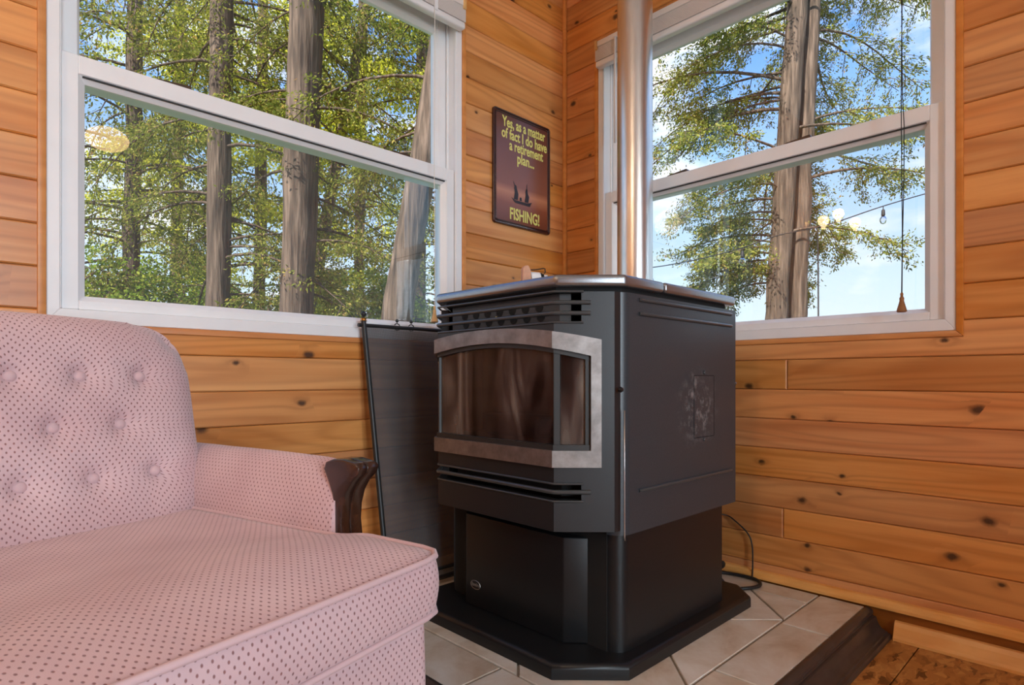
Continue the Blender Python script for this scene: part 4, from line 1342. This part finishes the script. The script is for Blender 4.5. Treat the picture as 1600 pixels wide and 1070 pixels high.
def grid_uv(Q):
    Q = np.array(Q); m, n = Q.shape[:2]
    U = np.zeros((m, n, 2))
    du = np.linalg.norm(np.diff(Q, axis=0), axis=2); dv = np.linalg.norm(np.diff(Q, axis=1), axis=2)
    U[1:, :, 0] = np.cumsum(du, axis=0); U[:, :, 0] -= U[m // 2, :, 0][None, :]
    U[:, 1:, 1] = np.cumsum(dv, axis=1); U[:, :, 1] -= U[:, n // 2, 1][:, None]
    return U
cl = Cloth()
def spaced(n):   # denser towards the rim
    t = np.linspace(-1, 1, n); return np.sign(t) * (1 - (1 - np.abs(t)) ** 1.35)
for front, (m, n) in ((True, (150, 104)), (False, (40, 30))):
    ga, gb = spaced(m), spaced(n)
    Q = [[S(*back_surface(a, b, front)) for b in gb] for a in ga]
    cl.grid(Q, grid_uv([[tuple(v) for v in r] for r in Q]))
bmesh.ops.remove_doubles(cl.bm, verts=cl.bm.verts, dist=.0002)
inv3 = np.stack([AW, AF, UP])
cor = []
for v in cl.bm.verts:
    w_, f_, z_ = inv3 @ (np.array(v.co) - AO)
    if abs(w_ - CWM) > .20 and abs(z_ - .56) > .115: cor.append(v)
for _ in range(45): bmesh.ops.smooth_vert(cl.bm, verts=cor, factor=.5, use_axis_x=True, use_axis_y=True, use_axis_z=True)
backrest = cl.build('backrest', chair, merge=.0002)
nb = Vector(AF + UP * .22).normalized()
rotq = Vector((0, 0, 1)).rotation_difference(nb).to_matrix().to_4x4()
for bw, bz in buttons:
    zz = bz
    d = .062 - .013 - .011
    for b2w, b2z in buttons:
        q = (bw - b2w) ** 2 + (bz - b2z) ** 2
        if 1e-6 < q < .02: d -= .011 * math.exp(-q / (2 * .030 ** 2))
    mb = MB(); mb.lathe([(.0088, -.004), (.0098, .001), (.0088, .0045), (.0058, .0072), (.002, .0082)], (0, 0, 0), 14)
    for v in mb.bm.verts: v.co = rotq @ v.co + S(bw, BACK_F(bz) - .048 + d, bz)
    mb.build('button', M['fabric'], backrest, smooth=True)

def slab(name, outline, z0, z1, crown, bulge, parent, K=14, mat=None, nz=6, inset=0.0, zfun=None):
    """upholstered slab: vertical boxing round an outline (w, f), crowned top"""
    lo = [q for q in resample(outline, .012)]
    lo = [q for i, q in enumerate(lo) if math.dist(q, lo[i - 1]) > .0025]; n = len(lo)
    c = np.mean(np.array(lo), axis=0)
    L = [0.0]
    for i in range(n): L.append(L[-1] + math.dist(lo[i], lo[(i + 1) % n]))
    cl = Cloth()
    # top
    P, U = [], []
    for i in range(n + 1):
        p = np.array(lo[i % n]); row, ur = [], []
        for k in range(K + 1):
            s_ = 1 - k / K
            q = c + (p - c) * s_
            z = z1 + crown * (1 - s_ ** 2.6)
            if zfun: z += zfun(q[0], q[1]) * (1 - s_ ** 8)
            row.append(S(q[0], q[1], z)); ur.append((q[0], q[1] * 1.0))
        P.append(row); U.append(ur)
    cl.grid(P, U)
    P, U = [], []
    nrm = []
    for i in range(n):
        a, b = np.array(lo[i - 1]), np.array(lo[(i + 1) % n]); t = b - a; t /= np.linalg.norm(t)
        nn = np.array([t[1], -t[0]])
        if np.dot(nn, np.array(lo[i]) - c) < 0: nn = -nn
        nrm.append(nn)
    for i in range(n + 1):
        p = np.array(lo[i % n]); row, ur = [], []
        for k in range(nz + 1):
            t = k / nz
            q = p + nrm[i % n] * bulge * math.sin(PI * t)
            row.append(S(q[0], q[1], z1 + (z0 - z1) * t)); ur.append((L[i], -(z1 - z0) * t))
        P.append(row); U.append(ur)
    cl.grid(P, U)
    P = [[S(*lo[i % n], z0), S(*(c + (np.array(lo[i % n]) - c) * .02), z0)] for i in range(n + 1)]
    cl.grid(P, [[(0, 0), (0, 0)] for _ in range(n + 1)])
    o = cl.build(name, parent, mat)
    return o, lo
mir = lambda pts: pts + [(2 * CWM - w, f) for w, f in reversed(pts)]
seat_out = round_poly(mir([(-.255, -.03), (.004, -.03), (.004, .372), (.030, .400), (.022, .562), (-.255, .566)]), [.001, .03, .04, .03, .045, .001, .001, .045, .03, .04, .03, .001])
def seat_dip(w, f):
    x = (w - CWM) / .27
    return -.016 * math.exp(-((f - .16) / .17) ** 2) * (1 - min(1, abs(x)) ** 4) + .010 * math.exp(-((f - .44) / .10) ** 2)
seat, so = slab('seat_cushion', seat_out, .348, .424, .017, .006, chair, zfun=seat_dip)
for z, r in ((.4245, .0042), (.349, .0038)):
    MB().tube([S(w, f, z) + (S(w, f, 0) - S(CWM, .27, 0)).normalized() * .0015 for w, f in so[::2]], r, 8, closed=True).build('piping', M['fabric'], seat, smooth=True)
base_out = round_poly([(-.512, -.13), (.002, -.13), (.002, .548), (-.512, .548)], .02)
slab('seat_base', base_out, .078, .346, .0, .003, chair, K=4, nz=10)
# arms: a section (w, z) swept from the back to the front
sec = [(.003, .12), (.003, .34), (.003, .40), (.005, .44), (.010, .475), (.018, .500), (.030, .519), (.047, .531), (.067, .536), (.086, .534), (.102, .526), (.114, .511), (.120, .49), (.123, .45), (.123, .09), (.003, .09)]
def arm(sign):
    cl = Cloth(); P, U = [], []
    q = []
    for i in range(len(sec) - 1):
        k = max(1, int(math.dist(sec[i], sec[i + 1]) / .012))
        for j in range(k): q.append((sec[i][0] + (sec[i + 1][0] - sec[i][0]) * j / k, sec[i][1] + (sec[i + 1][1] - sec[i][1]) * j / k))
    q.append(sec[-1])
    Ls = [0]
    for i in range(1, len(q)): Ls.append(Ls[-1] + math.dist(q[i - 1], q[i]))
    for f in np.concatenate([np.linspace(-.15, .30, 24), np.linspace(.31, .352, 8)]):
        e = max(0, (f - .300) / .052)
        row = []
        for w, z in q:
            tp = min(1, max(0, (f + .05) / .40))
            ww = w if w < .03 else .03 + (w - .03) * (.80 - .46 * tp)
            ww += (.04 - ww) * .13 * e ** 2
            z2 = z - .010 * e ** 2 * (1 if z > .48 else 0) + .006 * math.sin(max(0, f) * 9) * (1 if z > .5 else 0) * .3
            wq = ww if sign > 0 else 2 * CWM - ww
            row.append(S(wq, f, z2))
        P.append(row); U.append([(f, l) for l in Ls])
    cl.grid(P, U)
    # closed ends
    for row in (P[0], P[-1]):
        c = sum(row, Vector()) / len(row)
        cl.grid([row, [c.lerp(v, .02) for v in row]], [[(0, 0)] * len(row)] * 2)
    o = cl.build('arm', chair, merge=.00005)
    fac = [(.386, .537), (.397, .5345), (.402, .528), (.398, .518), (.383, .505), (.372, .488), (.365, .466), (.363, .44), (.367, .41), (.376, .36), (.379, .30), (.372, .22), (.364, .075),
           (.332, .075), (.338, .30), (.350, .41), (.349, .45), (.344, .485), (.333, .508), (.325, .522), (.330, .534), (.345, .539), (.368, .540)]
    w0, w1 = (.014, .036) if sign > 0 else (2 * CWM - .036, 2 * CWM - .014)
    mb = MB(); mb.prism([S(w0, f, z) for f, z in fac], S(w1, 0, 0) - S(w0, 0, 0), .0035, 2, 'caps')
    fc = mb.build('arm_facing', M['darkwood'], o, smooth=50, recalc=True, label='dark carved wooden arm front')
    # outer half of the facing, a slimmer carved rail beside the main one
    w2, w3 = (.0355, .066) if sign > 0 else (2 * CWM - .066, 2 * CWM - .0355)
    mb = MB(); mb.prism([S(w2, f - .004, z - .001) for f, z in fac], S(w3, 0, 0) - S(w2, 0, 0), .007, 3, 'caps')
    mb.build('facing_rail', M['darkwood'], fc, smooth=50, recalc=True)
arm(1); arm(-1)
for w, f in ((-.06, .49), (-.45, .49), (.06, -.09), (-.57, -.09)):
    MB().lathe([(.014, .0005), (.018, .02), (.022, .05), (.026, .0795)], S(w, f, 0), 14).build('leg', M['darkwood'], chair, smooth=40)

# ------------------------------------------------------------------ the lamps of the room (pendant and sconce mirror in the panes), then an added one
pp = pix_depth(172, 212, 3.0); pl = Vector((pp[0], -pp[1], pp[2]))
pend = thing('pendant_lamp', 'small oval paper pendant lamp hanging in the room behind the viewer', 'lamp', tuple(pl))
MB().lathe([(.012 + .083 * math.sin(PI * k / 12), -.055 * math.cos(PI * k / 12)) for k in range(13)], pl, 24).build('paper_shade', M['shade'], pend, smooth=True)
MB().tube([(pl.x, pl.y, pl.z + .055), (pl.x, pl.y, ROOM_Z - .001)], .003, 6).build('cord', M['corddark'], pend)
def lamp_light(name, loc, power, col, rad, parent):
    d = bpy.data.lights.new(name, 'POINT'); d.energy = power; d.color = col; d.shadow_soft_size = rad
    o = bpy.data.objects.new(name, d); COL.objects.link(o); o.parent = parent; o.location = Vector(loc) - Vector(ORIGIN[parent])
b0 = [pix_depth(x, y, 3.9) for x, y in ((1281, 343), (1305, 332), (1331, 346))]
b0 = [Vector((-q[0], q[1], q[2])) for q in b0]
mid = sum(b0, Vector()) / 3
scon = thing('wall_sconce', 'three bulb wall light on the boards beyond the left-hand window', 'wall light', (mid.x, -.02, mid.z))
MB().lathe([(.05, 0), (.05, -.012), (.02, -.025)], (mid.x, -.001, mid.z), 20, 'y').build('wall_plate', M['brass'], scon, smooth=40)
for q in b0:
    MB().tube(smooth_path([(mid.x, -.02, mid.z), ((mid.x + q.x) / 2, -.09, mid.z - .03), (q.x, q.y, q.z - .05)]), .005, 8).build('sconce_arm', M['brass'], scon, smooth=True)
    MB().lathe([(.012, -.05), (.014, -.035), (.030, -.015), (.036, .005), (.030, .025), (.012, .036)], q, 16).build('bulb', M['bulb'], scon, smooth=True)
for lx, ly, wh in ((-3.4, -1.5, 'near the back wall of the room'),):  # added unseen lamp, a warm fill from the rear of the room
    cl_ = thing('fill_ceiling_lamp', 'added round flush ceiling lamp ' + wh, 'lamp', (lx, ly, ROOM_Z))
    MB().lathe([(.17, -.001), (.175, -.012), (.165, -.02)], (lx, ly, ROOM_Z), 28).build('lamp_rim', M['white'], cl_, smooth=40)
    MB().lathe([(.162, -.019), (.15, -.04), (.10, -.058), (.03, -.066)], (lx, ly, ROOM_Z), 28).build('lamp_bowl', M['bowl'], cl_, smooth=True)
    lamp_light('fill_lamp_glow', (lx, ly, ROOM_Z - .20), LAMP_POWER, (1.0, .77, .54), .13, cl_)
# ------------------------------------------------------------------ outdoors
GZ = -0.75
mb = MB(); mb.box((-60, .3, GZ - .2), (60, 80, GZ)); mb.box((.3, -60, GZ - .2), (60, .3, GZ)); mb.build('ground', M['ground'], kind='structure')

def tubes_np(paths, radii, nside):
    """many tapered tubes as one vertex / quad array"""
    V, Fq = [], []; base = 0
    ang = np.arange(nside) * 2 * PI / nside
    for pts, rs in zip(paths, radii):
        pts = np.asarray(pts, float); m = len(pts)
        t = np.gradient(pts, axis=0); t /= np.linalg.norm(t, axis=1)[:, None] + 1e-9
        ref = np.array([0, 0, 1.0]) if abs(t[0][2]) < .8 else np.array([1.0, 0, 0])
        u = np.cross(t, ref); u /= np.linalg.norm(u, axis=1)[:, None] + 1e-9
        w = np.cross(t, u)
        ring = pts[:, None, :] + (u[:, None, :] * np.cos(ang)[None, :, None] + w[:, None, :] * np.sin(ang)[None, :, None]) * np.asarray(rs)[:, None, None]
        V.append(ring.reshape(-1, 3))
        i = np.arange(m - 1)[:, None] * nside; k = np.arange(nside)[None, :]; k2 = (k + 1) % nside
        q = np.stack([i + k, i + k2, i + nside + k2, i + nside + k], axis=-1).reshape(-1, 4) + base
        Fq.append(q); base += m * nside
    return np.concatenate(V), np.concatenate(Fq)

def leaves_np(rng, c, d, per, reach, spread, ln, wd, flat=.5):
    """sprays of small pointed leaves: c centres, d directions"""
    K = len(c)
    c = np.repeat(c, per, axis=0); d = np.repeat(d, per, axis=0); N = len(c)
    t = rng.random(N)[:, None]
    off = rng.normal(0, 1, (N, 3)) * spread; off[:, 2] *= flat
    p = c + d * reach * t + off
    a = d + rng.normal(0, .65, (N, 3)); a[:, 2] -= .25; a /= np.linalg.norm(a, axis=1)[:, None]
    b = np.cross(a, rng.normal(0, 1, (N, 3))); b /= np.linalg.norm(b, axis=1)[:, None] + 1e-9
    s = rng.uniform(.6, 1.3, N)[:, None]
    L, Wd = ln * s, wd * s
    q = np.stack([p, p + a * L * .45 + b * Wd, p + a * L, p + a * L * .45 - b * Wd], axis=1).reshape(-1, 3)
    f = np.arange(4 * N).reshape(N, 4)
    return q, f

def make_tree(name, label, trunks, seed, zr, nb, length, leaf, group=None, twigs=8, sprays=5, per=14, ln=.06, wd=.012, droop=.5, rise=.25, azr=None, spread=.05, boughs=None, bare=.25, brad=.018):
    """trunks: list of polylines [(x, y, z, r)...]; branches with drooping sprays between heights zr"""
    rng = np.random.default_rng(seed)
    b0 = trunks[0][0]
    root = thing(name, label, 'tree', (b0[0], b0[1], GZ), group=group)
    for tr in trunks:
        pts = np.array(tr)
        zs = np.linspace(pts[0, 2], pts[-1, 2], 26)
        P = np.stack([np.interp(zs, pts[:, 2], pts[:, k]) for k in (0, 1)] + [zs], axis=1)
        R = np.interp(zs, pts[:, 2], pts[:, 3]) * (1 + rng.normal(0, .025, 26))
        P[:, :2] += rng.normal(0, .008, (26, 2))
        v, f = tubes_np([P], [R], 18)
        finish('trunk', raw_mesh('trunk', v, f), M['bark'], root, smooth=True)
    paths, radii, cs, ds = [], [], [], []
    for i in range(nb):
        tr = np.array(trunks[i % len(trunks)])
        z = zr[0] + (zr[1] - zr[0]) * ((i + rng.random()) / nb)
        st = np.array([np.interp(z, tr[:, 2], tr[:, 0]), np.interp(z, tr[:, 2], tr[:, 1]), z])
        az = YAW_A + (rng.uniform(-PI, PI) if azr is None else rng.uniform(-azr, azr))
        L = length(z) * rng.uniform(.6, 1.15)
        dr = np.array([math.cos(az), math.sin(az), 0]); sd = np.array([-dr[1], dr[0], 0])
        rs, dp = rise * rng.uniform(.4, 1.5), droop * rng.uniform(.6, 1.4)
        wob = rng.normal(0, .06, 2)
        ss = np.linspace(0, 1, 8)
        B = st + np.outer(ss * L, dr) + np.outer((rs * ss - dp * ss ** 2) * L, UP) + np.outer(np.sin(ss * 4 + wob[0] * 20) * .07 * L * ss, sd)
        paths.append(B); radii.append(brad * (.35 + L * .45) * (1 - .85 * ss) + .002)
        for k in range(twigs):
            s_ = bare + (1 - bare) * (k + rng.random()) / twigs
            c0 = np.array([np.interp(s_, ss, B[:, j]) for j in range(3)])
            side = (1 if k % 2 else -1) * rng.uniform(.5, 1.0)
            td = dr * rng.uniform(.35, .9) + sd * side + UP * rng.uniform(-.55, .12)
            td /= np.linalg.norm(td)
            tl = L * rng.uniform(.16, .34) * (1.15 - .5 * s_)
            T = c0 + np.outer(np.linspace(0, 1, 4) * tl, td) - np.outer(np.linspace(0, 1, 4) ** 2 * tl * .35, UP)
            paths.append(T); radii.append(np.array([.006, .0045, .003, .0015]))
            for j in range(sprays):
                e = (j + .6) / sprays
                c = np.array([np.interp(e, np.linspace(0, 1, 4), T[:, q]) for q in range(3)])
                dd = td + rng.normal(0, .45, 3) - UP * .35
                cs.append(c); ds.append(dd / np.linalg.norm(dd))
    v, f = tubes_np(paths, radii, 4)
    br = finish('branches', raw_mesh('branches', v, f), M['bark'], root, smooth=True); br['kind'] = 'stuff'
    q, f = leaves_np(rng, np.array(cs), np.array(ds), per, spread * 2.4, spread, ln, wd)
    fo = finish('foliage', raw_mesh('foliage', q, f), M[leaf], root); fo['kind'] = 'stuff'
    return root

def trunk_at(pb, pt, d, r, top=8.5, lean_d=0.0, taper=.55, rbase=1.25):
    """trunk through two pixels at distance d, carried on down to the ground and up to its top"""
    a, b = pix_depth(*pb, d), pix_depth(*pt, d + lean_d)
    def at(z):
        t = (z - a[2]) / (b[2] - a[2]); return a[0] + t * (b[0] - a[0]), a[1] + t * (b[1] - a[1])
    return [(*at(GZ - .05), GZ - .05, r * rbase), (*at(GZ + .5), GZ + .5, r * 1.08), (*at(a[2]), a[2], r), (*at(b[2]), b[2], r * .93), (*at(top), top, r * taper)]

YAW_A = YAW
GL = 'tall trees outside the left-hand window'
CED = dict(twigs=9, sprays=5, ln=.046, wd=.0085, spread=.05)
# nearest cedars in the left-hand window, then the trees behind them
make_tree('cedar_tree', 'tall cedar with the thickest trunk, rising through the middle of the left-hand window',
          [trunk_at((463, 490), (475, 20), 6.4, .172), [*[(x + .13, y + .12, z, r * .7) for x, y, z, r in trunk_at((463, 490), (482, 20), 6.4, .15)][2:]]],
          11, (1.5, 7.0), 40, lambda z: 1.1 + .10 * z, 'leaf_cedar', GL, droop=.55, per=19, azr=1.9, **CED)
make_tree('cedar_tree', 'straight slim cedar trunk, nearest the left edge of the left-hand window',
          [trunk_at((340, 490), (346, 20), 7.0, .135)], 12, (1.6, 7.0), 46, lambda z: 1.4 + .1 * z, 'leaf_cedar', GL, droop=.6, per=20, azr=2.0, **CED)
make_tree('cedar_tree', 'leaning cedar trunk at the right side of the left-hand window',
          [trunk_at((622, 490), (655, 290), 6.0, .150)], 13, (2.4, 6.0), 30, lambda z: 1.0 + .1 * z, 'leaf_cedar', GL, droop=.5, per=19, azr=1.9, **CED)
make_tree('slim_tree', 'thin leaning trunk behind the thickest cedar in the left-hand window',
          [trunk_at((486, 470), (520, 290), 8.6, .085)], 14, (2.6, 7.5), 24, lambda z: 1.3, 'leaf_yellow', GL, droop=.2, rise=.5, twigs=8, sprays=4, per=7, ln=.07, wd=.024)
for k, (px, d, r, lf, h, seed, nb_, lab) in enumerate((
        (205, 9.5, .12, 'leaf_cedar', 9, 21, 60, 'dense dark cedar filling the left edge of the left-hand window'),
        (405, 12.5, .12, 'leaf_yellow', 10, 22, 40, 'yellow-green tree seen between the two left trunks'),
        (560, 12.0, .10, 'leaf_yellow', 10, 23, 40, 'yellow-green tree seen between the thickest and the leaning trunk'),
        (275, 14.0, .13, 'leaf_yellow', 11, 24, 40, 'yellow-green tree behind the slim straight cedar'),
        (655, 12.5, .13, 'leaf_cedar', 10, 25, 46, 'dark cedar far behind the right side of the left-hand window'))):
    make_tree('background_tree', lab, [trunk_at((px, 480), (px + 6, 30), d, r, top=h)], seed, (1.2, h - 1.0), nb_, (lambda z: 2.0), lf, GL, droop=.35 if 'yellow' in lf else .6,
              twigs=8, sprays=5, per=15, ln=.068, wd=.024 if 'yellow' in lf else .014, spread=.085)
# shrubs along the foot of the left-hand view
for k, (px, d, h, lab) in enumerate(((170, 9.0, 2.6, 'green shrub at the lower left of the left-hand window'), (290, 10.5, 2.7, 'green shrub below the slim straight cedar'),
                                     (420, 10.0, 2.5, 'green shrub between the two left trunks'), (560, 10.5, 2.6, 'green shrub left of the leaning trunk'), (690, 10.0, 2.8, 'green shrub right of the leaning trunk'))):
    b = pix_depth(px, 560, d)
    make_tree('shrub', lab, [[(b[0], b[1], GZ - .05, .05), (b[0], b[1], h - .6, .02)]], 40 + k, (-.2, h - .7), 40, lambda z: 1.2, 'leaf_green', 'shrubs outside the left-hand window', droop=.15, rise=.75,
              twigs=7, sprays=4, per=18, ln=.06, wd=.019, spread=.08)

# the twin-trunk cedar in the right-hand window
make_tree('cedar_tree', 'twin-trunk cedar outside the right-hand window',
          [trunk_at((1211, 500), (1246, 0), 8.0, .138, top=9), trunk_at((1244, 500), (1268, 0), 8.15, .120, top=9)],
          31, (1.9, 7.6), 84, lambda z: .55 + .36 * z if z < 5 else 2.3, 'leaf_cedar', None, droop=.42, rise=.30, twigs=10, sprays=5, per=30, ln=.046, wd=.0095, bare=.30, spread=.05, azr=2.1)

# ------------------------------------------------------------------ string lights outside
sl = [pix_depth(x, y, 5.6) for x, y in ((940, 428), (1017, 418), (1050, 413), (1100, 403), (1160, 387), (1215, 368), (1290, 352), (1380, 322), (1470, 296), (1640, 250))]
sl = [np.array([0.20, 0.06, 2.25]), sl[0] * .45 + np.array([0.20, 0.06, 2.25]) * .55 + np.array([0, 0, -.22])] + sl      # from the eaves of the house
strl = thing('string_light', 'black string light cable with hanging clear bulbs outside the right-hand window', 'string light', tuple(sl[6]))
MB().tube(smooth_path(sl, 6), .0055, 6).build('cable', M['cable'], strl, smooth=True)
for i in (3, 6, 9):
    q = Vector(sl[i])
    MB().tube([q, q + Vector((0, 0, -.035))], .004, 6).build('drop_wire', M['cable'], strl)
    MB().lathe([(.008, -.03), (.015, -.04), (.017, -.085), (.013, -.09)], q, 12).build('socket', M['cable'], strl, smooth=40)
    MB().lathe([(.012, -.09), (.028, -.115), (.030, -.135), (.020, -.16), (.004, -.168)], q, 14).build('bulb', M['clearbulb'], strl, smooth=True)
a, b = pix_depth(1277, 355, 7.0), pix_depth(1279, 520, 7.0)
dc = MB().tube(smooth_path([a, (a * .5 + b * .5) + np.array([.01, 0, 0]), (b[0], b[1], GZ + .002)], 8), .009, 6).build('hanging_cable', M['cable'], None, smooth=True)
tag(dc, 'dark cable hanging straight down beside the twin-trunk cedar', 'cable')
